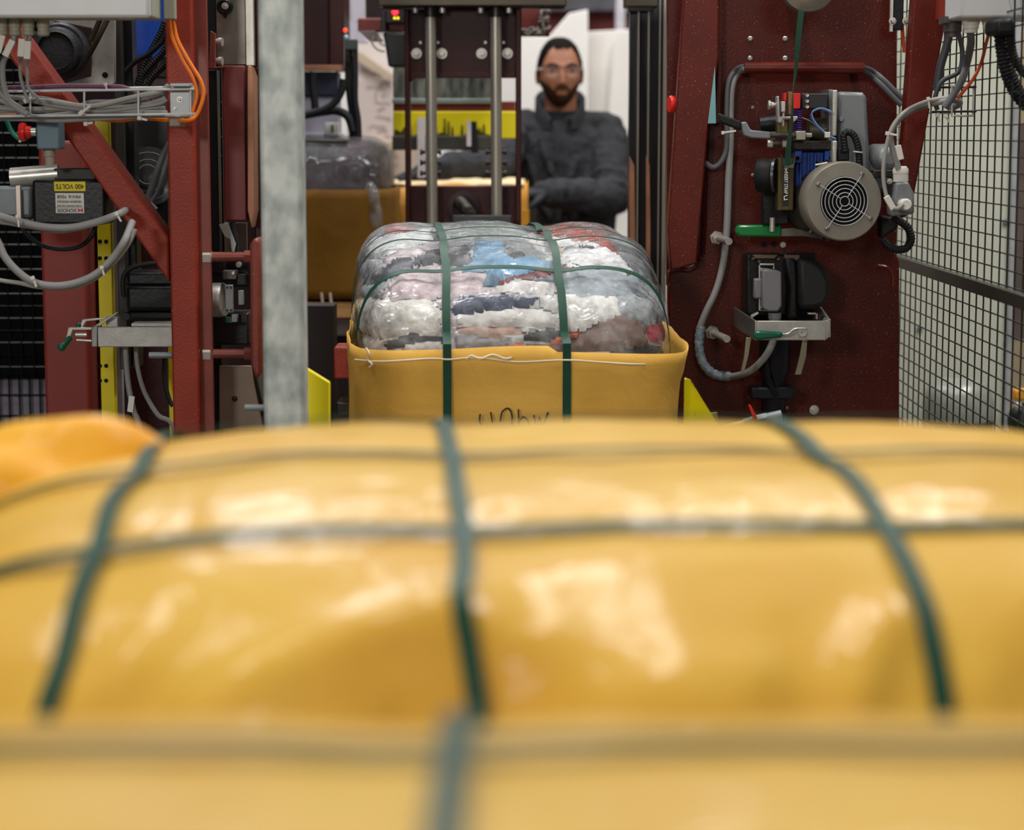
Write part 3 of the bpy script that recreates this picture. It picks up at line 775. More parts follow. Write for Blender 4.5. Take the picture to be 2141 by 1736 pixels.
G().tube([at(210, 40, YD + .01), at(190, 85, YD + .02)], .006, 10).build('strut', mat('brown_steel', ''), t)
o = post(G(), 243, 262, 4.72, .08, .9, 2.2).build('steel_column', mat('grey_brown_steel', '403b38', .5, .3), None, .003); tag(o, 'grey-brown upright beside the aluminium drum plate', 'column')
o = post(G(), 262, 284, 4.75, .06, .9, 2.2).build('steel_column', BLKP, None, .003); tag(o, 'black upright left of the blue barrel', 'column')
o = G().lathe([(.13, 0), (.13, .36), (.133, .362), (.133, .374), (.13, .376), (.13, .75), (.12, .78), (0, .78)], (at(318, 90, 5.2).x, 5.2, 1.592), (0, 0, 1), 40).build('barrel', mat('blue_barrel_plastic', '14409c', .4, var=.15)); tag(o, 'glossy blue plastic barrel behind black hoses', 'barrel')
o = G().box(at(250, 90, 5.2).x, at(350, 90, 5.2).x, 5.05, 5.36, 1.55, 1.59).build('shelf', REDK); tag(o, 'dark red shelf plate under the blue barrel', 'shelf')
for i, (p, r, lb) in enumerate((([(352, 55), (340, 85), (312, 112), (284, 128), (262, 150)], 6, 'upper black corrugated hose crossing the blue barrel'),
                  ([(356, 80), (340, 110), (318, 135), (298, 160), (290, 190)], 8, 'middle black corrugated hose below the blue barrel'),
                  ([(358, 110), (345, 135), (325, 155), (312, 172), (300, 200)], 8, 'lower black corrugated hose below the blue barrel'),
                  ([(345, 45), (335, 70), (322, 95), (300, 140), (286, 180)], 7, 'black hose falling straight past the blue barrel'))):
    o = G().corrugated([at(x, y, 4.66 + .03 * i) for x, y in p], r * pm(4.66)).build('corrugated_hose', BLKR); tag(o, lb, 'hose', 'black hoses by the blue barrel')
# dark rollers behind the brace
YG = 4.85
t = thing('strap_dispenser', 'dark grey strap spool behind the diagonal brace', 'strap spool', tuple(at(305, 460, YG)))
k = pm(YG)
G().pprism([(265, 250), (352, 250), (352, 480), (262, 430), (255, 340)], YG + .06, .02).build('back_plate', mat('dark_grey_sheet', '2e2d2f', .35, .3), t, .003)
G().lathe([(62 * k, 0), (62 * k, .03), (40 * k, .032), (40 * k, .045), (26 * k, .047), (26 * k, .06), (14 * k, .062), (0, .062)], at(312, 372, YG + .06), (.1, -1, .15), 44).build('spool', mat('smoked_plastic', '3a3a3d', .2, .1, var=.3, coat=.5), t)
for r_, o_ in ((50, .031), (33, .046), (20, .061)): G().torus(at(312, 372, YG + .06) + Vector((.1, -1, .15)).normalized() * o_, (.1, -1, .15), r_ * k, .9 * k, 40, 6).build('bright_ring', mat('pale_ring', '9a9a9a', .3), t)
cable([(355, 300), (335, 340), (318, 390), (310, 420), (325, 440)], 7, 4.7, GREYD, 'cable', 'dark grey cable hanging behind the brace in front of the spool')
cable([(362, 290), (345, 350), (330, 400), (318, 420)], 5, 4.68, GREYD, 'cable', 'second dark grey cable behind the brace, nearer the column')
# tension module
YM = 4.42
t = thing('tension_module', 'black tension module box with upside down yellow and white labels', 'tension module', tuple(at(145, 470, YM + .05)))
G().pbox(68, 376, 220, 470, YM, .1).build('housing', BLKP, t, .006)
G().pbox(112, 352, 200, 377, YM + .03, .06).build('top_block', mat('dark_olive_metal', '35342e', .5, .3), t, .003)
G().pbox(113, 380, 178.5, 400, YM - .0015, .0014).build('yellow_label', YINK, t, .0004)
G().pbox(116, 404, 175.5, 446, YM - .0015, .0014).build('white_label', WHP, t, .0004)
def flip(body, px, py, h, wpx, m):
    o = text(body, at(px, py, YM - .0022), h * pm(YM) / .72, m, t, (math.pi / 2, math.pi, 0))
    bpy.context.view_layer.update()
    o.scale.x = wpx * pm(YM) / max(o.dimensions.x, 1e-4)
    meshed(o)
flip('400 VOLTS', 146, 389.5, 10, 58, INK)
flip('MH16 7058', 144, 411, 6.5, 48, INK)
flip('TENSION MODULE', 145.5, 421.5, 4.6, 52, INK)
flip('POWER STRAPPING MACHINE', 145.5, 430.5, 3.0, 52, INK)
flip('SIGNODE', 140, 440, 7, 40, INK)
RLG = mat('label_red', 'b01830', .5)
g = G()
for s_ in (-1, 1): g.prism([at(168 - 5 * s_, 436, YM - .0022), at(168 - 5 * s_, 444, YM - .0022), at(168 - s_ * .3, 441.5, YM - .0022), at(168 - s_ * .3, 438.5, YM - .0022)], (0, .0006, 0))
g.build('emblem', RLG, t)
G().pbox(116, 434.3, 175, 434.9, YM - .0019, .0004).build('label_line', INK, t)
t = thing('tension_motor', 'grey motor with a curved silver cover left of the black tension module', 'motor', tuple(at(35, 470, YM)))
G().pbox(-60, 390, 67, 456, YM + .01, .08).build('body', mat('blue_grey_cast', '6e7478', .4, .3), t, .008)
c0, c1 = at(24, 372, YM + .05), at(124, 364, YM + .05)
G().cyl(c0, c1, .021, seg=28).build('cover', STEEL, t)
G().pbox(33, 388, 43.5, 462, YM - .005, .012).build('clamp_strip', mat('warm_strip_steel', 'b3a79b', .35, .7), t, .001)
cable([(-30, 446, 4.3), (0, 453), (45, 465), (95, 475), (150, 476), (205, 464), (248, 448), (262, 440, 4.4)], 8, 4.3, GREYC, 'cable', 'thick grey cable sagging across under the black tension module')
cable([(-30, 462), (20, 468), (80, 478), (130, 484), (180, 476)], 4, 4.31, GREYC, 'cable', 'thin grey cable tied below the thick sagging one')
cable([(-30, 470, 4.25), (-5, 505), (12, 540), (42, 572), (75, 592), (120, 598), (165, 590), (205, 570), (240, 535), (262, 500), (276, 465, 4.3)], 8, 4.25, GREYC, 'cable', 'thick grey cable in a deep hanging loop across the red column')
cable([(-30, 575), (0, 586), (40, 592), (80, 600), (140, 602), (190, 588), (235, 553), (266, 515), (283, 480)], 4.5, 4.262, mat('pale_grey_sheath', ''), 'cable', 'thin pale cable tied along the deep hanging loop')
o = G().corrugated([at(x, y, 4.5) for x, y in ((42, 472), (58, 492), (85, 512), (125, 521), (165, 516), (190, 496), (200, 472))], 5 * pm(4.5)).build('corrugated_hose', BLKR); tag(o, 'thin black corrugated hose hanging under the tension module', 'hose')
tie(38, 463, 85, 4.27, 'white tie around the sagging cable below the silver strip', 24, 7)
tie(72, 590, 70, 4.23, 'white tie at the left foot of the hanging cable loop', 22, 8)
tie(215, 567, 75, 4.23, 'white tie on the right rise of the hanging cable loop', 18, 7)
tie(248, 455, 60, 4.28, 'white tie where the grey cables meet the brace', 20, 7)
# black motor box and clamp
YB = 4.62
t = thing('drive_motor', 'black ribbed motor box behind the red column, above the aluminium arm', 'motor', tuple(at(310, 680, YB)))
G().pbox(264, 568, 380, 600, YB + .015, .1).pbox(264, 598, 380, 650, YB, .12).pbox(266, 648, 380, 672, YB + .02, .1).build('housing', BLKP, t, .008)
for y in (585, 605, 625, 645, 662): G().cyl(at(264, y, YB + .02), at(264, y, YB + .1), .008, seg=12).build('rib', BLKP, t)
G().ptube([(258, 620), (258, 580), (275, 560), (310, 552), (355, 550)], 5, YB, 10).build('hose', BLKR, t)
YC = 4.5
t = thing('toggle_clamp', 'aluminium clamp arm with a toggle lever and dark green knob, left', 'clamp', tuple(at(270, 728, YC)))
G().pbox(204, 684, 372, 726, YC, .008).build('arm_bar', ALU, t, .002)
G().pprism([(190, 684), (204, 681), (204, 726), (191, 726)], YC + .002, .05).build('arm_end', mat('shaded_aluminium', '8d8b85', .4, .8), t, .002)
G().pbox(274, 676, 372, 683, YC + .01, .05).build('rail', ALU, t, .001)
G().pbox(222, 664, 246, 684, YC + .04, .03).pprism([(196, 682), (228, 662), (245, 652), (246, 655), (222, 672), (204, 686)], YC + .02, .006).build('latch', ALU, t, .001)
G().pprism([(143, 685), (192, 685), (192, 690), (152, 690), (146, 708), (138, 706)], YC - .002, .012).pprism([(172, 668), (222, 664), (222, 668), (180, 672), (172, 686), (166, 684)], YC + .03, .01).build('lever', STEEL, t, .001)
G().ptube([(158, 700), (182, 700)], 4.5, YC + .006, 12, 0).ptube([(160, 711), (192, 713)], 2.5, YC + .006, 12, 0).build('pin', STEEL, t)
G().tube([at(147, 706, YC), at(136, 718, YC - .01), at(129, 726, YC - .015)], [.0055, .0085], 16).ell(at(128.5, 726, YC - .015), .009).build('knob', GRND, t)
G().ell(at(164, 681, YC + .03), .006).build('knob', GRND, t)
cable([(262, 725), (265, 770), (270, 815), (280, 860), (292, 905), (300, 1100), (304, 1640)], 6, 4.55, GREYC, 'cable', 'grey cable with white tag falling beside the yellow strip')
tg = G().obox(at(274, 845, 4.541), .012, .004, .034, Matrix.Rotation(R(8), 3, 'Y')).build('cable_tag', WHP); tag(tg, 'white tag tied on the falling grey cable', 'tag')
cable([(284, 725), (288, 770), (302, 820), (330, 868), (366, 905), (380, 1100), (384, 1640)], 5, 4.58, GREYC, 'cable', 'grey cable curving down to the foot of the red column')
cable([(345, 735), (344, 790), (352, 830), (362, 850)], 5, 4.9, BLKR, 'cable', 'black cable in front of the plain yellow strip')
# gripper head right of the column
YH = 4.5
t = thing('strapping_unit', 'strapping head with silver cylinder between red column and guide plate', 'strapping head', tuple(at(480, 700, YH)))
k = pm(YH)
G().pbox(436, 532, 522, 600, YH + .08, .1).build('upper_block', BLKP, t, .004); G().pbox(440, 655, 520, 722, YH + .07, .1).build('lower_block', BLKP, t, .004); G().pbox(438, 540, 470, 570, YH + .04, .05).build('side_block', BLKP, t, .004)
G().lathe([(33 * k, 0), (37 * k, .004), (37 * k, .045), (34 * k, .05), (20 * k, .052), (0, .052)], at(424, 627, YH + .06), (1, -.25, 0), 36).build('cylinder', ALU, t)
G().pbox(471, 596, 487, 654, YH - .01, .012).build('end_cap', GREYM, t, .001)
g = G()
for x in (475, 483):
    for y in (601, 649): g.lathe([(2.6 * k, 0), (2.6 * k, .003)], at(x, y, YH - .01), FR, 12)
g.build('screw', DSTEEL, t)
G().pbox(465, 566, 494, 585, YH + .02, .03).build('valve_block', mat('taupe_metal', '5d5852', .4, .5), t, .002)
G().lathe([(3 * k, 0), (3 * k, .004)], at(488, 571, YH + .02), FR, 12).lathe([(6 * k, 0), (6 * k, .012), (3 * k, .013)], at(500, 553, YH + .03), FR, 14).build('screw', STEEL, t)
G().pbox(498, 608, 508, 638, YH + .01, .02).build('sensor', GREYM, t, .001); G().pbox(484, 658, 496, 674, YH + .02, .02).build('sensor', GREYM, t, .001)
G().pbox(471, 664, 484, 675, YH + .02, .02).build('green_terminal', GRND, t)
G().pbox(495, 574, 512, 596, YH + .03, .03).pbox(504, 655, 512, 675, YH + .01, .03).build('switch_block', BLKP, t, .001)
o = G().pprism([(457, 470), (476, 465), (494, 510), (490, 528), (484, 526), (480, 500), (470, 496)], YH + .05, .006).build('strap_guide', mat('pale_guide_metal', 'a5a7a5', .4, .5), None, .001); tag(o, 'pale hooked strap guide above the strapping head', 'strap guide')
o = G().pprism([(480, 465), (492, 465), (499, 490), (504, 540), (494, 540), (486, 500)], YH + .06, .006).build('strap_guide', BLKP, None, .001); tag(o, 'black hooked strap guide beside the pale one', 'strap guide')
o = G().pbox(448, 466, 516, 535, YH + .22, .01).build('backing_plate', BEIGE, None); tag(o, 'dull beige plate behind the hooked strap guides', 'plate')
t = thing('lower_cover_plate', 'beige grey cover plate below the strapping head', 'plate', tuple(at(500, 895, 4.55)))
G().pprism([(458, 765), (525, 765), (530, 800), (540, 845), (552, 900), (458, 900)], 4.55, .01).build('plate', BEIGE, t, .002)
G().bolt(at(491, 834, 4.55), FR, 4 * pm(4.55), .004).build('screw', DSTEEL, t)
o = G().pprism([(530, 780), (536, 800), (545, 835), (558, 870), (560, 1250), (600, 1250), (575, 770)], 4.58, .03).build('curved_guide', mat('grey_green_steel', '4f4d45', .4, .4), None, .002); tag(o, 'curved dark guide edge behind the galvanised post', 'strap guide')
o = post(G(), 440, 458, 4.62, .05, .2, 1.55).build('steel_column', BLKP, None, .002); tag(o, 'slim black upright right of the red frame column', 'column')
# upper right of the left frame
t = thing('slide_plate', 'silver slide plate with a black knob at the top, left of the galvanised post', 'plate', tuple(at(480, 135, 4.6)))
G().pbox(452, -60, 513, 135, 4.6, .012).build('plate', mat('smeared_steel', '9b968b', .35, .8, dark='6d6860', vscale=10), t, .001)
G().lathe([(16.5 * pm(4.6), 0), (16.5 * pm(4.6), .012), (12 * pm(4.6), .016), (9 * pm(4.6), .01), (0, .01)], at(471, 14, 4.6), FR, 28).build('knob', BLK, t)
G().bolt(at(471, 12, 4.588), FR, 5 * pm(4.6), .003).build('screw', STEEL, t)
G().lathe([(4 * pm(4.6), 0), (4 * pm(4.6), .006), (0, .006)], at(471, 34, 4.6), FR, 16).build('stop_pin', BLK, t)
G().pbox(513, -60, 530, 137, 4.58, .03).build('edge_rail', STEEL, t, .001)
for y in (88, 128): G().lathe([(.007, 0), (.007, .012), (.009, .012), (.009, .02)], at(446, y, 4.55), (1, -.2, 0), 14).build('hex_screw', STEEL, t)
G().pprism([(440, 64), (450, 70), (450, 140), (470, 137), (468, 143), (436, 143)], 4.53, .02).build('angle_bracket', REDL, t, .001)
t = thing('guide_column', 'dull red guide column with a worn coppery edge, left of the galvanised post', 'column', (at(495, 300, 4.55).x, 4.55, .9))
post(G(), 469, 516, 4.55, .08, at(495, 462, 4.55).z, at(495, 137, 4.55).z).build('column', mat('dull_red_paint', '6b2825', .45, var=.15), t, .003)
G().pprism([(517, 137), (523, 137), (531, 160), (533, 440), (526, 478), (517, 440)], 4.53, .08).build('worn_edge', mat('coppery_edge', '98694f', .4, .3, var=.3), t, .002)
post(G(), 533, 548, 4.6, .06, 1.1, 2.2).build('side_rail', REDK, t, .002)
t = thing('rack_rail', 'black toothed rail between the red frame column and the guide column', 'rail', (at(455, 300, 4.7).x, 4.7, 1.0))
post(G(), 441, 468, 4.72, .04, 1.15, 2.2).build('rail', BLKP, t)
for y in (200, 235, 272, 312, 350, 400): G().lathe([(.008, 0), (.008, .012)], at(450, y, 4.7), FR, 12).pbox(443, y + 12, 462, y + 15, 4.705, .015).build('link', DSTEEL, t)
# ------------------------------------------------------------------ middle: press frame, sorting bay behind
YP = 5.75
kp = pm(YP)
t = thing('bale_press', 'dark red press frame with two round guide rods, behind the clothes bale', 'press frame', tuple(at(968, 470, YP)))
G().pbox(848, 15, 1089, 160, YP + .03, .05).build('head_plate', REDK, t, .004)
for x0, x1 in ((847, 857), (1078, 1090)): G().pbox(x0, 10, x1, 700, YP, .09).build('upright', REDK, t, .003)
G().pprism([(857, 150), (1078, 150), (1078, 163), (870, 163), (857, 172)], YP + .02, .03).build('head_flange', REDK, t, .002)
G().pbox(852, 389, 1084, 700, YP + .04, .03).build('foot_plate', REDK, t, .003)
for x in (900.5, 1037.5):
    a, b = at(x - 1.5, -80, YP - .02), at(x + 3, 480, YP - .02)
    G().cyl(Vector((a.x, a.y, a.z)), Vector((a.x + .004, a.y, .8)), 11.5 * kp, seg=28).build('guide_rod', ROD, t)
    G().lathe([(13.5 * kp, 0), (13.5 * kp, .05), (12.5 * kp, .052)], at(x, 36, YP - .02), (0, 0, 1), 24).build('rod_collar', DSTEEL, t)
    for y in (318, 340, 362):
        for s_ in (-1, 1):
            G().lathe([(.005, 0), (.005, .008), (.008, .008), (.008, .014)], at(x + 11 * s_, y, YP - .005), (s_, 0, 0), 8).build('clamp_bolt', DSTEEL, t)
for x in (871, 924, 1007, 1061):
    G().lathe([(11 * kp, 0), (11 * kp, .006), (6.5 * kp, .006), (6 * kp, .014), (0, .014)], at(x, 112, YP + .03), FR, 24).build('washer', STEEL, t)
    G().lathe([(5 * kp, .012), (5 * kp, .022), (0, .022)], at(x, 112, YP + .03), FR, 6).build('bolt', STEEL, t)
    G().lathe([(3 * kp, 0), (3 * kp, .006)], at(x + (8 if x in (871, 1007) else -8), 89, YP + .03), FR, 10).build('small_screw', STEEL, t)
G().lathe([(34 * kp, 0), (34 * kp, .012), (23 * kp, .014), (22 * kp, .004), (0, .004)], at(970, 433, YP + .04), FR, 40).build('bearing_flange', mat('dark_bearing', '241516', .45, .3), t)
G().tube([at(962, 424, YP + .03), at(982, 446, YP - .08)], [15 * kp, 13 * kp], 18, 0).build('shaft', mat('greasy_shaft', '6f6a60', .3, .8, dark='25231f', vscale=50), t)
o = G().pprism([(972, 432), (980, 430), (986, 447), (976, 450)], YP - .055, .012).build('paint_mark', YEL, t)
G().pbox(946, 450, 1069, 476, YP - .1, .006).build('stop_plate', mat('grey_black_sheet', '34363a', .4, .3), t, .003)
t = thing('cross_beam', 'dark olive steel beam across the top above the guide rods', 'beam', tuple(at(985, 15, YP - .1)))
G().pbox(790, -40, 1185, 12, YP - .06, .12).build('beam', mat('dark_olive_steel', '4e473b', .4, .4, var=.3), t, .003)
G().pbox(800, 12, 890, 20, YP - .02, .05).pbox(1050, 12, 1180, 17, YP - .02, .05).build('lower_lip', DSTEEL, t, .001)
for x in (868, 925, 1005, 1064): G().lathe([(.008, 0), (.008, .012)], at(x, 17, YP - .02), (0, 0, -1), 12).build('bolt', STEEL, t)
# signal lamp
t = thing('signal_lamp', 'small glowing red signal lamp on a dark unit by the press frame top', 'lamp', tuple(at(826, 40, 6.25)))
G().pbox(797, 15, 806, 66, 6.26, .05).pbox(806, 15, 846, 48, 6.27, .05).build('holder', BLKP, t, .002)
G().ell(at(826, 25, 6.25), .0085).build('bulb', mat('red_lamp', 'ff2030', .3, emit=5), t)
G().ptube([(798, 10), (810, 18), (826, 20)], 3, 6.255).build('light_strip', mat('red_strip', 'e01030', .4, emit=1.6), t)
for x in (825, 832): G().ell(at(x, 38, 6.265), .0035, 10, 6).build('led', mat('yellow_led', 'e8d820', .3, emit=2), t)
o = G().ell(at(722, 63, 6.15), .0055, 12, 8).build('indicator_light', mat('red_led', 'ff3a28', .3, emit=2.5)); tag(o, 'tiny red indicator light beside the white machine post', 'indicator light')
# red beam and dark motor behind
t = thing('press_carriage', 'red press carriage with black motor left of the press frame', 'press carriage', tuple(at(800, 140, 6.3)))
G().pbox(748, 38, 848, 66, 6.3, .06).build('beam', mat('dull_red_beam', '6d2823', .5), t, .004)
G().pprism([(750, 64), (785, 64), (800, 86), (772, 86)], 6.29, .05).build('bracket', mat('grey_taupe_metal', '6f635f', .5, .3), t, .002)
G().pprism([(800, 68), (850, 68), (850, 140), (812, 140), (806, 100)], 6.28, .08).build('motor', mat('near_black_metal', '161a18', .4, .2), t, .006)
G().ptube([(782, 75), (778, 90), (790, 104), (805, 108)], 2, 6.25, 8).ptube([(790, 76), (795, 90), (806, 96)], 2, 6.25, 8).build('wire', mat('pale_wire', '8d8480', .5), t)
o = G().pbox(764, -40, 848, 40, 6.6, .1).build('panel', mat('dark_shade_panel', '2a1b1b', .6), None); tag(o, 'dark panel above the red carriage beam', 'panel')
o = G().pbox(1089, 15, 1150, 75, 6.3, .06).build('beam', mat('dull_red_beam', ''), None, .003); tag(o, 'dull red beam end right of the press frame', 'beam')
g = G()
for i in range(9):
    g.torus(at(1138 + 4 * math.sin(i * 2.1), 20 + i * 5.5, 6.285), (math.cos(i * 1.6), .4, math.sin(i * 1.6)), .011, .0045, 14, 6)
for i in range(6): g.torus(at(1096 + i * 7, 66 + 2 * math.sin(i * 2.3), 6.285), (.3, .4 * (-1) ** i, math.cos(i)), .011, .0045, 14, 6)
o = g.build('chain', mat('grey_rope', '77706a', .6, .2)); tag(o, 'grey knotted chain hanging right of the press frame', 'chain')
# yellow press beam
YK = 6.5
t = thing('press_platen', 'worn yellow press beam with grey zinc top, seen through the press frame', 'press beam', tuple(at(930, 315, YK)))
xr = 1056
G().pbox(822, 212, 1078, 236, YK + .01, .12).build('red_band', mat('dull_red_beam', ''), t, .002)
G().pbox(822, 233, 1084, 290, YK - .01, .14).build('yellow_face', YELW, t, .003)
G().pbox(820, 284, 1030, 314, YK - .02, .15).build('lower_edge', mat('scuffed_grey_steel', '4d4b45', .45, .5, dark='3a3833'), t, .003)
G().pbox(822, 140, 1028, 207, YK + .03, .1).build('zinc_sheet', mat('smudged_zinc', '7f837b', .4, .5, dark='3e3f3a', vscale=18, stretch=(3, 3, .8)), t, .003)
G().pbox(820, 206, 1030, 217, YK, .12).build('zinc_lip', mat('pale_zinc', '97a09a', .4, .5), t, .002)
g = G()
for x, h in ((858, 22), (884, 30), (912, 24), (930, 40), (938, 34), (946, 22), (966, 26), (990, 20), (1012, 28)):
    g.pprism([(x - 3, 286), (x - 1.5, 286 - h), (x + 1.5, 286 - h * .9), (x + 3, 286)], YK - .0125, .002)
g.pprism([(822, 288), (826, 270), (838, 276), (848, 262), (858, 284), (880, 280), (905, 284), (925, 276), (940, 283), (960, 285), (985, 278), (1000, 270), (1014, 280), (1026, 282), (1026, 289), (822, 289)], YK - .012, .0015)
g.build('scrape_mark', mat('scraped_steel', '4a4512', .5, .3), t)
for x0, x1, y0, y1 in ((873, 889, 252, 372), (976, 985, 256, 306)):
    g = G().pbox(x0, y0, x1, y1, YK - .045, .03); g.cyl(at((x0 + x1) / 2, y0, YK - .045), at((x0 + x1) / 2, y0, YK - .015), (x1 - x0) / 2 * pm(YK))
    g.build('hanging_arm', mat('white_arm_paint', 'd8d0d0', .5), t)
G().pprism([(985, 254), (996, 254), (1000, 320), (985, 320)], YK - .04, .03).build('bracket', BLKP, t)
# press column left with hoses
YV = 6.2
t = thing('press_column', 'dark red press column behind the galvanised post with a blue-black box below', 'press column', tuple(at(675, 290, YV)))
G().pbox(600, -60, 690, 141, YV + .05, .2).build('recess_panel', mat('black_red_recess', '33120f', .5, var=.4), t, .004)
G().pbox(688, -60, 718, 146, YV, .25).build('column', REDK, t, .003)
G().pbox(600, 136, 716, 148, YV - .01, .05).build('lower_edge', mat('coppery_edge', ''), t, .001)
G().pbox(600, 150, 706, 200, YV + .02, .12).build('blue_black_box', mat('blue_black_paint', '1e2236', .5), t, .004)
G().pbox(600, 200, 707, 292, YV + .03, .12).build('grey_box', mat('lilac_grey_paint', '8d8997', .5, var=.1), t, .004)
G().pbox(600, 278, 715, 292, YV - .03, .1).build('white_ledge', mat('lilac_white_paint', 'cfc9d6', .5, var=.05), t, .002)
G().pbox(680, 256, 708, 283, YV - .05, .03).build('white_sign', mat('sign_white', 'e9e6e6', .5, var=.02), t, .001)
G().pprism([(691, 263), (694, 260), (698, 263), (697, 267), (699, 273), (695, 278), (692, 274)], YV - .052, .001).build('green_mark', mat('sign_green', '5d8a3a', .6), t)
HB = 'black press hoses'
for pts, r, Y, lb in (([(655, 150), (654, 180), (658, 215), (660, 245)], 8, 6.1, 'black hose hanging straight down under the press column'),
                      ([(718, 165), (714, 190), (700, 214), (680, 228), (655, 236), (620, 243)], 8, 6.06, 'black hose curving left under the press column'),
                      ([(610, 244), (650, 238), (680, 233), (705, 232), (728, 245), (738, 275)], 9, 6.1, 'thick black hose arching over the grey box'),
                      ([(729, 95), (728, 160), (732, 210), (738, 250), (736, 300)], 7, 6.12, 'left upright black hose of the pair by the cardboard'),
                      ([(741, 95), (742, 160), (742, 210), (748, 250), (750, 300)], 7, 6.1, 'right upright black hose of the pair by the cardboard')):
    o = G().ptube(pts, r, Y, 12).build('hydraulic_hose', BLKR); tag(o, lb, 'hose', HB)
t = thing('hose_manifold', 'dark hose coupling with a pale cap above the upright black hoses', 'hose coupling', tuple(at(733, 140, 6.1)))
G().pbox(721, 82, 746, 104, 6.08, .05).build('block', mat('dark_green_grey', '2f3a36', .4, .3), t, .002)
for x in (729, 740): G().lathe([(.01, 0), (.01, .02), (.008, .022), (.008, .035)], at(x, 103, 6.1), (0, 0, -1), 8).build('fitting', DSTEEL, t)
G().ell(at(724, 78, 6.1), .0065, 12, 8).build('cap', mat('pale_blue_plastic', '9fc4d8', .4), t)
# second bale, left behind the post
t = thing('wrapped_bale', 'bale with ochre sack and clear film top, standing left behind the galvanised post', 'bale', tuple(at(720, 606, 6.0)))
B2 = Bale((at(690, 450, 6.2).x, 6.30, 1.18), (.162, .36, .222), 6, 0, (), (), 0, .1, .006, 11, 6)
zr = at(700, 396, 5.95).z
g = G(); B2.mesh(g, 30)
me_ = mat('packed_dark_clothes', '26242a', .8, dark='401a22', vscale=16, bump=.5, bscale=40)
g.build('packed_clothes', me_, t, sharp=180)
g = G(); rows = []
for k in range(12):
    z = .965 + (zr - .965) * k / 11; row = []
    for i in range(72):
        a = 2 * math.pi * i / 72; ca, sa = math.cos(a), math.sin(a); kk = (abs(ca) ** 6 + abs(sa) ** 6) ** (-1 / 6)
        wv = .006 * noise.noise(Vector((ca * 3, sa * 3, z * 9))) + (.022 * max(0, ca) ** 3 * (.5 - abs(k / 11 - .6)) if sa < .2 else 0)
        row.append(Vector((B2.c.x + ca * kk * .187 + ca * wv, B2.c.y + sa * kk * .378 + sa * wv, z)))
    rows.append(row)
s_ = G().grid(rows, True).build('sack', BAGD, t, sharp=180); q = s_.modifiers.new('thick', 'SOLIDIFY'); q.thickness = .002
g = G(); B2.mesh(g, 30, sel=zr - .02, off=.010); g.build('clear_film', film_dark, t, sharp=180)
G().pbox(630, 292, 725, 306, 5.99, .25).build('dark_lid_strip', mat('olive_black', '37372f', .4, .3), t, .003)
G().ell(at(780, 425, 5.94), (.02, .018, .05), 14, 10).ell(at(786, 455, 5.94), (.02, .018, .045), 14, 10).ell(at(775, 402, 5.94), (.018, .016, .03), 12, 8).build('gathered_film', film, t)
t = thing('wooden_pallet', 'pale wooden pallet edge under the ochre sack bale', 'pallet', tuple(at(690, 640, 6.0)))
zt_ = .957
x0, x1 = at(560, 620, 6.0).x, at(742, 620, 6.0).x
for k in range(5): G().box(x0, x1, 5.93 + .15 * k, 6.05 + .15 * k, zt_ - .018, zt_ - .001).build('board', mat('pale_wood', 'c99a63', .6, var=.2, vscale=12, stretch=(1, 12, 12)), t, .002)
for x in (x0, (x0 + x1) / 2 - .04, x1 - .08): G().box(x, x + .08, 5.93, 6.65, zt_ - .045, zt_ - .018).build('bearer', mat('pale_wood', ''), t, .002)
for x in (672, 690): G().ptube([(x, 612), (x + 2, 630), (x + 6, 655)], 3, 5.92, 8).build('film_scrap', mat('white_film_scrap', 'd5c6b8', .4), t)
t = thing('lift_table', 'dark lift table below the wooden pallet', 'table', tuple(at(690, 700, 6.0) * 1))
G().box(x0, x1, 5.95, 6.68, .86, zt_ - .046).build('table_top', mat('grey_brown_top', '6d6260', .5, .2), t, .003)
G().box(x0 + .02, x1 - .02, 5.99, 6.65, .04, .86).build('skirt', mat('dark_skirt', '241c1c', .7), t)
o = G().pbox(698, 726, 742, 793, 4.55, .1).build('guide_block', RED, None, .004); tag(o, 'dark red block left of the clothes bale', 'block')
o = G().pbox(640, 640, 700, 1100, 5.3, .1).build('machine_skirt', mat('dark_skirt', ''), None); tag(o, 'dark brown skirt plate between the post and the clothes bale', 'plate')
o = G().pbox(703, 842, 740, 870, 4.5, .1).build('guide_block', DSTEEL, None, .003); tag(o, 'small grey block under the red block', 'block')
# yellow guides of the conveyor
o = G().pprism([(632, 764), (690, 800), (690, 1870), (632, 1870)], 3.98, .015).build('guide_wing', YELW, None, .003); tag(o, 'yellow guide wing beside the galvanised post', 'guide wing')
o = G().prism([at(1432, 790, 4.0), at(1442, 796, 4.0), at(1512, 905, 3.9), at(1520, 1890, 3.9), at(1415, 1840, 4.05)], (0, .015, 0)).build('guide_wing', YELW, None, .003); tag(o, 'yellow guide wing at the right foot of the clothes bale', 'guide wing')

# sorting bay: cardboard with notes, white partition sheets
YQ = 8.1
t = thing('cardboard_sheet', 'tall pale cardboard with handwritten notes, left of the press frame', 'cardboard', tuple(at(790, 470, YQ)))
CB = mat('pale_pink_cardboard', 'dccbc4', .8, var=.06, vscale=6)
G().pbox(738, 168, 822, 296, YQ, .012).build('middle_sheet', CB, t, .001)
G().pprism([(742, 60), (762, 75), (800, 75), (812, 130), (826, 160), (824, 172), (738, 172)], YQ + .02, .012).build('upper_sheet', mat('white_cardboard', 'e2d8d4', .8, var=.04), t, .001)
G().pbox(760, 300, 905, 1062, YQ + .015, .012).build('lower_sheet', mat('tan_cardboard', 'cbb5a4', .8, var=.08), t, .001)
G().pprism([(742, 104), (756, 110), (824, 158), (812, 168), (748, 128)], YQ - .03, .03).build('fold', mat('cream_fold', 'd8c2a8', .8), t, .001)
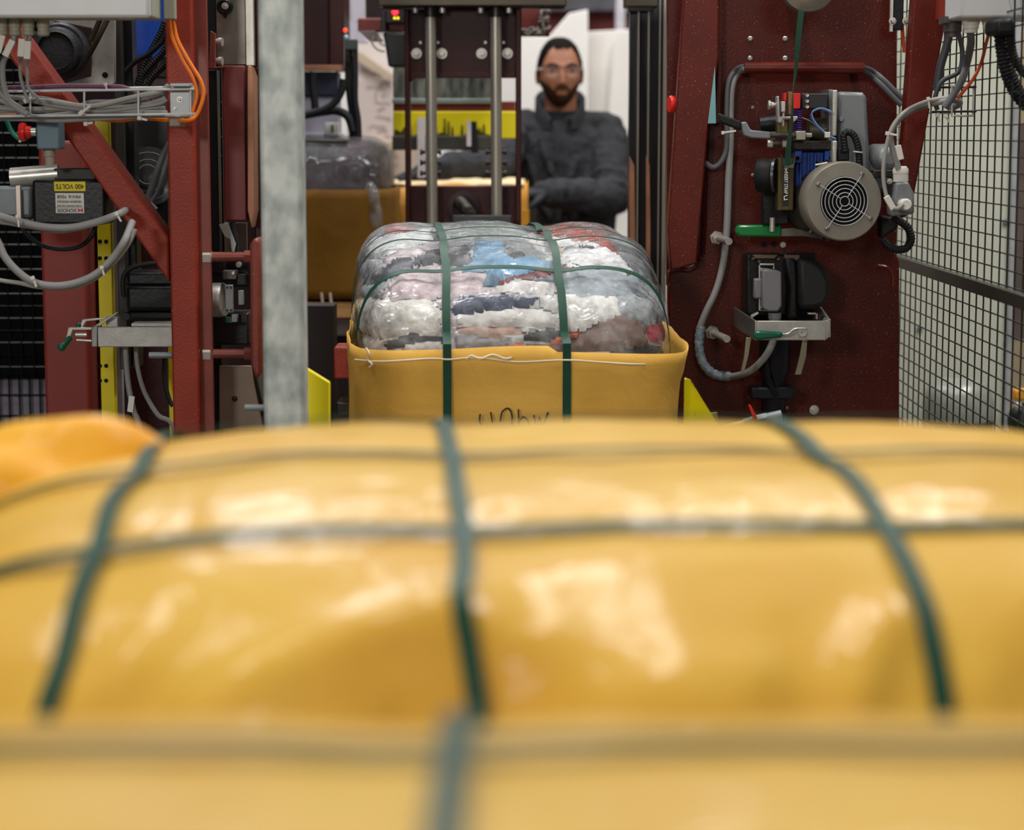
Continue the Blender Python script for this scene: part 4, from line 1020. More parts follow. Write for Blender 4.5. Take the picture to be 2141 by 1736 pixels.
G().pprism([(762, 300), (822, 296), (824, 308), (800, 330), (778, 322)], YQ - .03, .03).build('fold', mat('cream_fold', ''), t, .001)
def scrib(g, x0, y0, x1, n, amp, Y, seed):
    rnd = random.Random(seed); P = []
    for i in range(n + 1):
        P.append((x0 + (x1 - x0) * i / n + rnd.uniform(-2, 2), y0 + rnd.uniform(-amp, amp)))
    g.ptube(P, .55, Y, 5, 3)
g = G(); g_low = G()
for i, (x0, y, x1, n, a) in enumerate(((753, 148, 772, 9, 5), (775, 155, 796, 9, 5), (766, 183, 815, 16, 2), (790, 178, 818, 10, 3), (786, 216, 815, 8, 2), (788, 228, 806, 8, 5), (784, 244, 796, 5, 1), (794, 248, 818, 9, 5), (772, 266, 808, 12, 4), (790, 276, 810, 9, 4), (802, 287, 818, 6, 3), (792, 330, 834, 12, 3), (800, 345, 832, 10, 3))):
    scrib(g_low if y > 296 else g, x0, y, x1, n, a, (YQ - .002 if y > 172 and y < 296 else YQ + .013 if y > 296 else YQ + .018), i)
g.ptube([(784, 212), (788, 190), (796, 186), (806, 190), (806, 200), (800, 202), (798, 192)], .6, YQ - .002, 5)
g.build('handwriting', mat('grey_pen', '6d6668', .8), t); g_low.build('handwriting', mat('grey_pen', ''), t)
t = thing('white_post', 'slim white machine post left of the red carriage', 'post', tuple(at(750, 300, 7.2)))
G().pbox(733, -60, 759, 48, 7.2, .06).pbox(726, 46, 745, 330, 7.2, .06).build('post', mat('lilac_white_paint', ''), t, .003)
G().pprism([(744, 44), (757, 40), (752, 52), (760, 70), (770, 90), (744, 90)], 7.2, .04).build('shoulder', mat('lilac_white_paint', ''), t, .002)
SHEET = mat('white_partition', 'e6e2de', .6, var=.03, vscale=3)
o = G().pprism([(1080, 78), (1150, 74), (1190, 28), (1229, 20), (1229, 1250), (1080, 1250)], 8.9, .03).build('partition_sheet', SHEET, None, .004); tag(o, 'tall white partition sheet behind the man, with raised corner', 'partition')
o = G().pprism([(1229, 66), (1340, 60), (1340, 1250), (1229, 1250)], 9.0, .03).build('partition_sheet', mat('white_partition_b', 'dedad5', .6, var=.03), None, .004); tag(o, 'lower white partition sheet right of the man', 'partition')
o = G().pprism([(1285, 90), (1300, 66), (1322, 62), (1322, 330), (1262, 380)], 8.95, .012).build('sheet_fold', mat('white_partition_b', '')); tag(o, 'folded white sheet hanging beside the steel rails', 'sheet')
o = G().pbox(700, 90, 1100, 1250, 9.1, .03).build('partition_sheet', SHEET, None); tag(o, 'white partition behind the yellow press beam', 'partition')
o = G().pbox(1020, -80, 1410, 70, 10.6, .1).build('storage_rack', mat('far_red_rack', '7c3434', .6)); tag(o, 'dull red rack beam far behind the white partitions', 'rack')
o = G().pbox(1020, -200, 1410, 22, 10.5, .05).build('bundle_row', mat('far_grey_stock', '67656c', .8, var=.5, vscale=6)); tag(o, 'row of grey goods far behind, above the red rack beam', 'goods')
o = G().pbox(1287, -90, 1306, 400, 10.2, .1).build('rack_post', mat('pale_post', 'cfccd6', .5)); tag(o, 'pale rack post far behind the right partition', 'post')
o = G().pbox(620, -200, 1060, 400, 10.7, .1).build('storage_rack', mat('far_white_rack', 'cfc6c4', .7)); tag(o, 'pale store wall far behind the cardboard', 'rack')
# yellow bale being packed before the man
YW = 6.92
t = thing('open_bale', 'half packed bale in a yellow sack under the hands of the man', 'bale', tuple(at(960, 700, YW)))
x0, x1 = at(812, 400, YW).x, at(1104, 400, YW).x; zt2 = at(960, 388, YW).z
g = G(); rows = []
for k in range(14):
    z = .46 + (zt2 - .46) * k / 13; row = []
    for i in range(72):
        a = 2 * math.pi * i / 72; ca, sa = math.cos(a), math.sin(a); kk = (abs(ca) ** 6 + abs(sa) ** 6) ** (-1 / 6)
        wv = .008 * noise.noise(Vector((ca * 3, sa * 3, z * 5)))
        row.append(Vector(((x0 + x1) / 2 + ca * kk * ((x1 - x0) / 2 + wv), YW + .22 + sa * kk * (.20 + wv), z + (.01 * math.sin(i * .5) if k > 11 else 0))))
    rows.append(row)
g.grid(rows, True)
s_ = g.build('sack', mat('amber_sack', 'd99a3c', .5, var=.15), t, sharp=180); q = s_.modifiers.new('thick', 'SOLIDIFY'); q.thickness = .002
g = G(); rows = []
for i in range(13):
    rows.append([Vector((x0 + .01 + (x1 - x0 - .02) * j / 24, YW + .04 + .36 * i / 12, zt2 + .004 + .012 * math.sin(math.pi * i / 12) + .008 * noise.noise(Vector((i * .5, j * .5, 4))))) for j in range(25)])
g.grid(rows); s_ = g.build('flap', mat('cream_flap', 'dcc39a', .6, var=.12), t, sharp=180); q = s_.modifiers.new('thick', 'SOLIDIFY'); q.thickness = .004
G().pprism([(806, 412), (826, 400), (838, 420), (834, 470), (806, 470)], YW - .01, .012).build('white_bag_corner', mat('white_bag', 'dcd4cf', .6), t, .002)
G().box(x0 - .02, x1 + .02, YW - .02, YW + .46, .0, .45).build('bin_base', mat('dark_skirt', ''), t, .005)
o = G().pbox(1091, 440, 1106, 1224, YW - .15, .02).build('yellow_bar', mat('amber_bar', 'd8962a', .5)); tag(o, 'short amber bar right of the press frame foot', 'bar')
o = G().pbox(1108, 438, 1122, 1222, YW - .14, .03).build('grey_bar', DSTEEL); tag(o, 'short dark grey bar right of the amber bar', 'bar')

# steel rails on the right of the opening
YR = 5.66
t = thing('rail_set', 'set of tall polished black guide rails right of the clothes bale', 'rails', (at(1352, 400, YR).x, YR, 0))
BR = mat('black_polished_rail', '3c3c40', .25, .8, var=.5, vscale=5, stretch=(8, 8, .7))
for x0, x1, d in ((1314, 1331, .03), (1334, 1352, .015), (1355, 1375, .0)):
    post(G(), x0, x1, YR + d, .05, .3, at(1340, 18 if x0 < 1350 else -60, YR).z).build('rail', BR, t, .002)
for x0, x1 in ((1331, 1334), (1352, 1355), (1375, 1378), (1384, 1391)): post(G(), x0, x1, YR - .005, .06, .3, 2.2).build('bright_edge', ROD, t, .0006)
post(G(), 1378, 1393, YR + .02, .05, .3, 2.2).build('rail', BR, t, .002)
for x0, x1 in ((1316, 1328), (1351, 1360)):
    G().pprism([(x0, 326), (x1 - 2, 345), (x1, 480), (x1, 640), (x0, 640)], YR - .012, .012).build('worn_insert', mat('coppery_edge', ''), t, .001)
G().pbox(1306, -40, 1376, 14, YR - .02, .09).build('top_clamp', mat('dark_olive_steel', ''), t, .003)
G().pbox(1314, 12, 1366, 24, YR - .01, .07).build('clamp_lip', DSTEEL, t, .002)
# ------------------------------------------------------------------ right side of the machine
YN = 4.80
kn = pm(YN)
t = thing('machine_side_panel', 'large dark red-brown machine side panel with pipe, studs and bolts on the right', 'machine panel', (at(1650, 450, YN).x, YN, 0))
b_ = [at(x, y, YN) for x, y in [(1490, -120), (1876, -120), (1876, 500), (1872, 525), (1881, 548), (1881, 905)]]
zl = .02
P = b_ + [Vector((b_[-1].x, YN, zl)), Vector((at(1398, 600, YN).x, YN, zl)), at(1398, 566, YN), at(1455, 552, YN), at(1470, 530, YN)]
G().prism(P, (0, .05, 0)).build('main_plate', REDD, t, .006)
P = [at(x, y, YN + .06) for x, y in [(1395, -120), (1520, -120), (1520, 600), (1395, 600)]]
G().prism(P, (0, .04, 0)).build('rear_plate', mat('deep_red_paint', '4a1410', .36, spec=.2, var=.25, speck=.4), t, .003)
G().pprism([(1438, -120), (1503, -120), (1503, 120), (1482, 258), (1457, 552), (1402, 566), (1396, 480)], YN - .06, .05).build('slanted_strut', mat('mid_red_brown_paint', '5c1c12', .36, spec=.22, var=.25, speck=.4), t, .004)
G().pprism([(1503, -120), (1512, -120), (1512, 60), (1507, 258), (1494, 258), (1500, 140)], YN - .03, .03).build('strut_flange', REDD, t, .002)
G().pprism([(1495, 138), (1497, 258), (1480, 258)], YN - .065, .005).build('teal_gap_filler', TEAL, t)  # added plate, stands in for teal background seen through a gap
g = G()
g.tube([at(1398, 470, YN - .05), at(1420, 300, YN - .05), at(1438, 120, YN - .05)], .0035, 8).build('edge_seam', mat('worn_gold_edge', 'a07a52', .3, .5), t)
G().ptube([(1556, 142), (1806, 142)], 12, YN - .10, 22, 0).build('conduit_pipe', mat('glossy_red_pipe', '5a1f17', .25, var=.15), t)
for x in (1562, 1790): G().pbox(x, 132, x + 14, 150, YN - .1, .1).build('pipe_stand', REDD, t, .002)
for x, y in ((1568, 81), (1641, 81), (1568, 122), (1641, 122)): G().lathe([(5.2 * kn, 0), (5.2 * kn, .004), (3 * kn, .006), (2.4 * kn, .003), (0, .003)], at(x, y, YN), FR, 18).build('screw', STEEL, t)
for x, y in ((1574, 225), (1574, 366), (1645, 853)): G().lathe([(4 * kn, 0), (4 * kn, .002), (2.2 * kn, .003), (0, .003)], at(x, y, YN), FR, 14).build('rivet', mat('dull_rivet', '8d7f78', .4, .6), t)
for x, y in ((1597, 511), (1618, 510)): G().lathe([(6 * kn, 0), (6 * kn, .0012), (0, .0012)], at(x, y, YN), FR, 20).build('hole', BLACKHOLE, t)
for x, y, r in ((1637, 512, 6), (1702, 857, 10), (1648, 897, 8)):
    G().lathe([(r * kn, 0), (r * kn, .003), (r * .75 * kn, .003)], at(x, y, YN), FR, 24).build('washer', STEEL, t)
    G().lathe([(r * .72 * kn, .002), (r * .72 * kn, .011), (r * .4 * kn, .011), (r * .4 * kn, .016), (0, .016)], at(x, y, YN), FR, 6).build('nut', STEEL, t)
for x, y, x2, y2 in ((1498, 497, 1524, 505), (1488, 695, 1520, 709)):
    a = at(x, y, YN); b2 = at(x2, y2, YN - .11)
    G().lathe([(15 * kn, 0), (15 * kn, .004), (12 * kn, .004), (12 * kn, .018), (8 * kn, .018)], a, b2 - a, 6).build('nut', STEEL, t)
    G().tube([a, b2], 7.5 * kn, 18, 0).build('stud', STEEL, t)
G().pbox(1425, 82, 1431, 112, YN - .002, .05).pbox(1423, 100, 1433, 122, YN - .01, .05).pbox(1427, 122, 1431, 160, YN, .05).build('latch', GREYM, t, .001)
G().ptube([(1455, 556), (1440, 564), (1420, 562), (1400, 566)], 6, YN - .004, 10).build('weld_bead', mat('glossy_red_pipe', ''), t)
G().ptube([(1835, 556), (1855, 560), (1866, 575), (1866, 600)], 4, YN + .001, 8).build('weld_bead', mat('glossy_red_pipe', ''), t)
# emergency knob
t = thing('emergency_stop', 'red mushroom emergency knob on the panel edge right of the steel rails', 'emergency stop', tuple(at(1412, 218, YN - .02)))
c = at(1424, 218, YN - .01)
G().lathe([(.008, -.01), (.008, .008)], c, (-1, -.25, 0), 18).build('collar', STEEL, t)
G().lathe([(.012, .006), (.013, .016), (.018, .018), (.019, .024), (.017, .028), (0, .029)], c, (-1, -.25, 0), 26).build('button', REDB, t)
# diagonal leg
t = thing('diagonal_leg', 'slanted dark red machine leg at the right, beside the mesh fence', 'machine leg', tuple(at(1895, 440, 4.62)))
G().pprism([(1918, -120), (2015, -120), (1975, 60), (1908, 430), (1894, 455), (1872, 455), (1886, 330)], 4.62, .05).build('leg_plate', mat('mid_red_brown_paint', ''), t, .005)
G().pbox(1868, -60, 1890, 62, 4.7, .05).build('bracket', BLKP, t, .002)
G().pbox(1862, -60, 1868, 66, 4.69, .01).build('bright_strip', STEEL, t)
for x, y in ((1866, 44), (1894, 44)): G().bolt(at(x, y, 4.69), FR, 5 * kn, .012).build('bolt', STEEL, t)
G().lathe([(8 * kn, 0), (8 * kn, .004), (5.5 * kn, .004), (5.5 * kn, .016), (3 * kn, .016), (3 * kn, .024)], at(1985, 17, 4.6), (-1, -.3, 0), 6).build('bolt', STEEL, t)
G().pbox(1988, -60, 2000, 35, 4.45, .16).build('side_bracket', RED, t, .002)
# pulley at the top
t = thing('strap_pulley', 'round silver strap pulley at the top edge above the green strap', 'pulley', tuple(at(1690, 20, 4.5)))
c = at(1690, -34, 4.55)
G().lathe([(54 * kn, 0), (54 * kn, .012), (40 * kn, .02), (20 * kn, .024), (0, .024)], c, FR, 48).lathe([(54 * kn, -.03), (56 * kn, -.02), (54 * kn, 0)], c, FR, 48).build('disc', mat('satin_pulley', 'a39d94', .35, .8), t)
G().cyl(c + Vector((0, .02, 0)), c + Vector((0, .26, 0)), .02).build('axle', DSTEEL, t)
# strap feeding down
P = smooth_path([at(1675, 22, 4.5), at(1668, 90, 4.48), at(1663, 150, 4.47), at(1658, 190, 4.46), at(1655, 250, 4.45), at(1649, 300, 4.44), at(1646, 347, 4.44)], 8)
Nn = []
for i, p in enumerate(P):
    f = i / (len(P) - 1); a = R(18 + 62 * f / .5) if f < .5 else R(80 - 60 * (f - .5) / .5)
    Nn.append(Vector((math.sin(a), -math.cos(a), 0)))
o = G().ribbon(P, Nn, .0135, .001).build('strapping_band', mat('dull_green_strap', '1d4434', .4, var=.15)); tag(o, 'twisted green strapping band running down from the pulley into the feed motor', 'strap')
# feed unit
YF = 4.50
kf = pm(YF)
t = thing('strap_feed_motor', 'strap feed unit with round grey fan motor and blue gearbox on the dark red panel', 'motor unit', tuple(at(1740, 500, YF + .1)))
ax = Vector((.16, -1, .0)).normalized()
c = at(1765, 421, YF)
G().lathe([(80 * kf, -.058), (82 * kf, -.055), (83 * kf, -.004), (80 * kf, 0), (52 * kf, .001), (52 * kf, -.012), (0, -.012)], c, ax, 72).build('fan_cover', mat('grey_beige_cowl', '9b958a', .42, .45, var=.15), t)
G().lathe([(52 * kf, 0), (52 * kf, .0016), (0, .0016)], c - ax * .011, ax, 48).build('fan_opening', BLACKHOLE, t)
for r in (10, 18, 26.5, 34.5, 42.5, 50): G().torus(c + ax * .004, ax, r * kf, 1.0 * kf, 56, 6).build('guard_ring', mat('bright_zinc_wire', ''), t)
u = ax.cross(Vector((0, 0, 1))).normalized(); v = u.cross(ax)
for a in (57, -32, 148, 237):
    d = u * math.cos(R(a)) * -1 + v * math.sin(R(a))
    G().tube([c + ax * .005 + d * 10 * kf, c + ax * .005 + d * 66 * kf], .9 * kf, 6, 0).build('guard_spoke', mat('bright_zinc_wire', ''), t)
    G().lathe([(5 * kf, 0), (5 * kf, .004), (2 * kf, .006), (0, .006)], c + d * 67 * kf, ax, 16).build('screw', mat('dull_rivet', ''), t)
G().lathe([(70 * kf, -.23), (75 * kf, -.22), (75 * kf, -.052), (60 * kf, -.05)], c, ax, 48).build('motor_body', mat('dark_grey_motor', '4e4b4a', .45, .3), t)
for i in range(22):
    a = R(95 + 170 * i / 21); d = u * math.cos(a) * 1 + v * math.sin(a)
    d = u * -math.cos(R(20 - 130 + 220 * i / 21)) + v * math.sin(R(20 - 130 + 220 * i / 21))
    q = Matrix((d, ax, d.cross(ax))).transposed()
    G().obox(c - ax * .14 + d * 79 * kf, 15 * kf, .16, .004, q).build('cooling_fin', mat('dark_grey_motor', ''), t)
G().ptube([(1705, 345), (1722, 342), (1730, 340)], 2, YF - .02, 8).build('cable_tie', WHP, t)
G().pbox(1662, 316, 1741, 392, YF + .10, .1).build('gearbox', BLUE, t, .004)
for x in (1672, 1688, 1702, 1716, 1730): G().pbox(x, 320, x + 4, 390, YF + .085, .02).build('gearbox_fin', BLUE, t, .001)
for x in (1662, 1724): G().pbox(x, 314, x + 16, 342, YF + .08, .03).build('gearbox_lug', BLUE, t, .003)
for x in (1667, 1737): G().lathe([(4.5 * kf, 0), (4.5 * kf, .003), (0, .003)], at(x, 331, YF + .079), FR, 14).build('slot', BLACKHOLE, t)
G().pbox(1660, 294, 1742, 314, YF + .07, .12).build('gear_block', mat('dusty_black_metal', '2b2723', .45, .4, speck=.6), t, .003)
G().tube([at(1690, 272, YF + .13), at(1735, 272, YF + .13)], 26 * kf, 28, 0).build('drum', mat('olive_grey_metal', '5d5c50', .4, .5), t)
for y0, y1 in ((188, 285), (294, 340)): G().pbox(1740, y0, 1750.5, y1, YF + .05, .16).build('side_plate', STEEL, t, .003)
G().pprism([(1733, 187), (1742, 187), (1742, 340), (1733, 340)], YF + .08, .12).build('side_plate', GREYM, t, .002)
G().pprism([(1751, 191), (1804, 193), (1812, 200), (1818, 310), (1818, 360), (1751, 360)], YF + .09, .12).build('gear_housing', mat('cast_grey_paint', '7f8486', .42, .3, var=.12), t, .008)
G().lathe([(30 * kf, 0), (30 * kf, .06), (20 * kf, .08)], at(1826, 330, YF + .17), (.3, -1, 0), 32).pbox(1800, 330, 1857, 400, YF + .12, .08).build('rear_housing', mat('cast_grey_paint', ''), t, .008)
G().lathe([(6 * kf, 0), (6 * kf, .008), (4 * kf, .014), (0, .014)], at(1757, 250, YF + .09), FR, 16).build('screw', GREYM, t)
G().pbox(1676, 195, 1732, 228, YF + .06, .06).build('sensor_block', mat('charcoal_plastic', '2a2c2e', .5), t, .003)
for y in (199, 211, 223): G().lathe([(4 * kf, 0), (4 * kf, .004), (1.6 * kf, .003), (0, .003)], at(1687, y, YF + .06), FR, 12).build('screw', STEEL, t)
G().pbox(1657, 195, 1673.5, 227, YF + .04, .05).build('red_block', REDB, t, .001)
G().pbox(1639, 194, 1644, 210, YF + .06, .03).build('red_tag', REDB, t)
P = []
for i in range(120):
    a = i * 2 * math.pi / 13.3; y = 229 + 43 * i / 119; q = at(1669, y, YF + .06)
    P.append(q + Vector((math.cos(a) * 7 * kf, math.sin(a) * 7 * kf, 0)))
G().tube(P, 1.7 * kf, 6, 0).build('spring', mat('violet_spring_paint', '4a2f8a', .35), t)
G().pbox(1664, 274, 1685, 293, YF + .03, .05).build('clamp_block', mat('pale_grey_zinc', 'a6a698', .45, .4), t, .002)
G().lathe([(5 * kf, 0), (5 * kf, .012)], at(1685, 283, YF + .05), (1, 0, 0), 6).build('nut', STEEL, t)
G().pprism([(1624, 201), (1629, 201), (1631, 244), (1668, 243), (1669, 248), (1660, 256), (1652, 249), (1638, 250), (1634, 258), (1626, 256)], YF + .03, .03).build('bracket', ALU, t, .002)
G().pbox(1634, 212, 1642, 234, YF + .02, .03).lathe([(3 * kf, 0), (3 * kf, .03)], at(1638, 234, YF + .035), (0, 0, -1), 8).build('adjuster', STEEL, t, .001)
G().pbox(1648, 192, 1656, 240, YF + .06, .03).build('bronze_plate', mat('bronze_plate', '7c6a4c', .4, .5), t, .001)
G().pbox(1625, 256, 1648, 285, YF + .07, .05).build('bronze_block', mat('dark_bronze', '6d6038', .4, .5, dark='403a28'), t, .002)
for x, r in ((1612, 7), (1606, 10), (1617, 5)): G().cyl(at(x, 220, YF + .07), at(x + 5, 220, YF + .07), r * kf, seg=16).build('knurled_nut', STEEL, t)
G().cyl(at(1588, 262, YF + .12), at(1624, 258, YF + .12), 19 * kf, seg=28).build('black_roller', BLKP, t)
G().tube([at(1610, 283, YF + .03), at(1663, 283, YF + .03)], 6.5 * kf, 16, 0).tube([at(1605, 301, YF + .06), at(1648, 301, YF + .06)], 6 * kf, 16, 0).build('shaft', mat('oily_shaft', '57524a', .25, .8), t)
for x, y in ((1611, 284), (1605, 301), (1636, 301)): G().lathe([(8 * kf, 0), (8 * kf, .01)], at(x, y, YF + .035), (1, 0, 0), 6).build('nut', STEEL, t)
G().pprism([(1550, 256), (1560, 254), (1570, 272), (1615, 276), (1615, 291), (1572, 289), (1556, 284), (1549, 268)], YF + .04, .02).build('lever_arm', GREYM, t, .003)
G().pprism([(1503, 236), (1550, 254), (1551, 273), (1504, 256)], YF + .03, .028).build('lever_handle', BLKR, t, .004)
G().lathe([(34 * kf, 0), (36 * kf, .004), (36 * kf, .03), (34 * kf, .034)], at(1584, 367, YF + .13), (1, -.35, 0), 40).build('black_wheel', BLKR, t)
G().lathe([(37 * kf, 0), (37 * kf, .006), (20 * kf, .007)], at(1618, 367, YF + .11), (1, -.35, 0), 40).build('wheel_rim', mat('grey_black_rim', '55575c', .3, .6), t)
G().pbox(1595, 396, 1650, 470, YF + .17, .05).build('base_block', BLKP, t, .003)
G().pbox(1627, 330, 1660, 440, YF + .075, .05).build('guide_plate', mat('dark_bronze', ''), t, .002)
G().pprism([(1634, 322), (1641, 345), (1658, 345), (1664, 320), (1660, 352), (1640, 352)], YF + .03, .03).build('strap_mouth', mat('olive_grey_metal', ''), t, .001)
G().pprism([(1637, 347), (1650, 347), (1649, 432), (1636, 432)], YF + .035, .002).build('black_label', BLK, t)
o = text('INSERT STRAP', at(1643, 382, YF + .034), .0078 / .72, WHITEINK, t, (math.pi / 2, math.pi / 2, 0))
bpy.context.view_layer.update(); o.scale.x = 46 * kf / max(o.dimensions.x, 1e-4); meshed(o)
g = G().pprism([(1643.5, 349), (1648, 354), (1645, 353.5), (1645, 358), (1642, 358), (1642, 353.5), (1639, 354)], YF + .034, .0006)
g.pprism([(1639, 410), (1647, 408), (1647, 409.5), (1640.5, 411), (1640.5, 417), (1647, 416), (1647, 417.5), (1639, 419)], YF + .034, .0006)
g.build('arrow_mark', WHITEINK, t)
for i, (p, m_) in enumerate((([(1738, 233), (1718, 226), (1700, 232), (1699, 245), (1712, 265), (1735, 284), (1748, 290)], mat('pale_blue_wire', '6fa0cc', .4)), ([(1738, 236), (1715, 228), (1696, 238), (1700, 252), (1716, 272), (1738, 288), (1748, 294)], mat('blue_wire', '3a62a0', .4)), ([(1676, 246), (1695, 254), (1712, 268), (1730, 285)], GREYD))):
    G().ptube(p, 1.3, YF + .02, 8).build('wire', m_, t)
G().pbox(1725, 276, 1736, 288, YF + .01, .01).build('wire_tie', WHP, t, .001)
G().pbox(1752, 310, 1776, 336, YF + .05, .05).build('terminal_box', BLKP, t, .002)
G().corrugated([at(x, y, YF + .04) for x, y in ((1768, 318), (1765, 300), (1764, 284), (1772, 276), (1784, 282), (1792, 300), (1796, 322), (1797, 350))], 8 * kf).build('hose', BLKR, t)
G().torus(at(1794, 318, YF + .04), (0.1, 0, 1), 9 * kf, 1.6 * kf, 20, 6).build('hose_tie', WHP, t)
G().lathe([(6 * kf, 0), (6 * kf, .03)], at(1615, 455, YF + .15), (0, 0, -1), 12).build('stud', STEEL, t)
G().torus(at(1706, 490, YF + .1), (0, 1, .3), 14 * kf, 3 * kf, 24, 8, R(180), R(360)).build('hook', GREYM, t)
# connector at the right of the motor
YE = 4.48
ke = pm(YE)
t = thing('motor_connector', 'grey angled cable connector with white glands right of the fan motor', 'connector', tuple(at(1880, 455, YE)))
G().pprism([(1872, 382), (1900, 380), (1905, 392), (1912, 404), (1912, 448), (1862, 453), (1860, 430), (1868, 410)], YE, .045).build('body', GREYM, t, .005)
G().pbox(1850, 372, 1872, 420, YE + .02, .04).pbox(1826, 356, 1870, 372, YE + .03, .06).build('bracket', DSTEEL, t, .002)
G().bolt(at(1860, 379, YE + .02), FR, 4 * ke, .005).build('screw', STEEL, t)
for sgn, c, d in ((0, at(1883, 380, YE + .02), Vector((-.03, 0, 1))), (1, at(1888, 428, YE), Vector((.05, -1, .02)))):
    k2 = ke * (.8 if sgn else 1)
    G().lathe([(16 * k2, 0), (16 * k2, .03 * .7), (14 * k2, .016), (16.5 * k2, .017), (16.5 * k2, .026), (12 * k2, .032)], c, d, 12).build('white_gland', WHP, t)
cable([(1879, 355), (1874, 335), (1866, 310), (1862, 285), (1870, 262), (1890, 240), (1920, 225), (1960, 214, 4.4), (2000, 210, 4.4), (2006, 218, 4.42), (1990, 226, 4.45)], 6.5, YE + .01, GREYC, 'cable', 'thick grey cable arching from the motor connector to the wire bracket')
cable([(1888, 428, 4.44), (1876, 436, 4.44), (1862, 430), (1852, 405), (1847, 370), (1849, 330), (1856, 295), (1862, 275), (1880, 246), (1905, 226), (1950, 209, 4.4), (1998, 204, 4.4), (2008, 212, 4.42)], 4.5, YE - .02, mat('pale_grey_sheath', ''), 'cable', 'thinner pale grey cable arching beside the thick one to the wire bracket')
for px, py, a, lb in ((1880, 319, -14, 'white marker sleeve on the thick grey cable above the connector'), (1860, 424, -30, 'white marker sleeve on the thin cable left of the connector')):
    o = G().obox(at(px, py, YE - .03), .0125, .012, .030, Matrix.Rotation(R(a), 3, 'Y')).build('marker_sleeve', WHP, None, .001); tag(o, lb, 'cable marker')
tie(1865, 281, 10, YE - .035, 'white tie where the two grey connector cables part', 24, 8)
tie(1942, 216, 80, 4.39, 'white tie on the grey cables near the wire bracket', 22, 7)
o = G().corrugated([at(x, y, 4.55) for x, y in ((1868, 452), (1880, 462), (1898, 476), (1905, 500), (1896, 518), (1878, 522), (1858, 515), (1846, 500))], 9 * pm(4.55)).build('corrugated_hose', BLKR); tag(o, 'black corrugated hose looping below the motor connector', 'hose')
o = G().pprism([(1840, 450), (1875, 455), (1880, 475), (1860, 490), (1842, 500)], 4.58, .05).build('hose_block', BLKR, None, .006); tag(o, 'black lump of hose fittings right below the fan motor', 'hose fitting')
# green handle
t = thing('lever_handle', 'bright green lever handle on a flat steel bar below the feed unit', 'lever', tuple(at(1620, 500, 4.68)))
G().pprism([(1628, 478), (1660, 476), (1706, 489), (1706, 494), (1628, 495)], 4.69, .008).build('bar', mat('dark_bright_steel', '7d7a75', .35, .8), t, .001)
G().pprism([(1541, 474), (1546, 471), (1634, 471), (1634, 496), (1546, 495), (1540, 488)], 4.675, .035).build('grip', GRNH, t, .008)
# sealer unit
YS = 4.66
ks = pm(YS)
t = thing('sealing_head', 'black sealing head with grey plug in the panel opening, above an aluminium clamp', 'sealing head', tuple(at(1630, 850, YS)))
G().pbox(1557, 528, 1702, 668, YN - .004, .003).build('opening', BLACKHOLE, t)
G().pbox(1560, 532, 1668, 660, YS + .04, .1).build('housing', BLKP, t, .005)
G().pbox(1574, 533, 1626, 541, YS + .03, .03).pbox(1640, 533, 1672, 545, YS + .03, .03).build('copper_bar', mat('brown_bar', '6e5c50', .35, .5), t, .001)
for x, y in ((1572, 539), (1585, 545), (1625, 540), (1656, 588)): G().lathe([(5 * ks, 0), (5 * ks, .004), (2.2 * ks, .003), (0, .003)], at(x, y, YS + .028), FR, 14).build('screw', DSTEEL, t)
G().pprism([(1640, 542), (1664, 540), (1668, 580), (1668, 665), (1645, 668), (1650, 600)], YS + .0, .04).build('spine', BLKP, t, .006)
G().pprism([(1668, 541), (1700, 541), (1722, 556), (1737, 585), (1737, 620), (1726, 640), (1704, 648), (1670, 648)], YS - .01, .09).build('round_cover', mat('matt_black_cover', '1d1e20', .55), t, .012)
g = G()
for q in (((1588, 555), (1588, 649), (1602, 649)), ((1588, 553), (1618, 553), (1618, 562)), ((1592, 560), (1592, 645))): g.ptube(q, 2, YS + .005, 8, 0)
g.build('plug_clip', STEEL, t)
G().pprism([(1594, 565), (1604, 563), (1634, 568), (1635, 640), (1627, 652), (1606, 652), (1594, 645)], YS - .03, .06).build('plug', mat('grey_plug_plastic', '77757a', .5, var=.1), t, .004)
G().pbox(1577, 583, 1594, 625, YS - .005, .03).build('plug_side', mat('grey_plug_plastic', ''), t, .004)
G().lathe([(14 * ks, 0), (14 * ks, .012), (12.5 * ks, .013), (12.5 * ks, .024)], at(1620, 654, YS), (0, 0, -1), 16).build('plug_gland', mat('grey_gland', '8d8d8c', .5), t)
G().lathe([(33 * ks, 0), (33 * ks, .09), (26 * ks, .1), (26 * ks, .2), (24 * ks, .21)], at(1620, 690, YS + .06), (0, 0, -1), 32).build('cylinder', mat('blue_black_metal', '1f2028', .35, .4), t)
G().pbox(1570, 810, 1662, 836, YS + .03, .06).build('flange', mat('blue_black_metal', ''), t, .005)
G().pprism([(1598, 745), (1606, 745), (1612, 790), (1628, 826), (1618, 830), (1604, 800)], YS + .02, .03).build('cam_slot', BLACKHOLE, t, .002)
t = thing('clamp_tray', 'aluminium clamp frame with green toggle lever under the black sealing head', 'clamp', tuple(at(1650, 712, YS)))
YT2 = YS - .1
G().pbox(1582, 671, 1728, 712, YT2, .006).pprism([(1726, 671), (1733, 667), (1733, 706), (1726, 712)], YT2 + .001, .05).build('front_bar', ALU, t, .002)
a0, a1, a2, a3 = at(1583, 671, YT2), at(1583, 712, YT2), at(1538, 682, YN - .03), at(1538, 642, YN - .03)
G().prism([a0, a1, a2, a3], (-.005, .001, 0)).build('side_bar', mat('shaded_aluminium', ''), t, .001)
a0, a1, a2, a3 = at(1732, 668, YT2), at(1732, 706, YT2), at(1712, 678, YN - .03), at(1712, 640, YN - .03)
G().prism([a0, a1, a2, a3], (.005, .001, 0)).build('side_bar', ALU, t, .001)
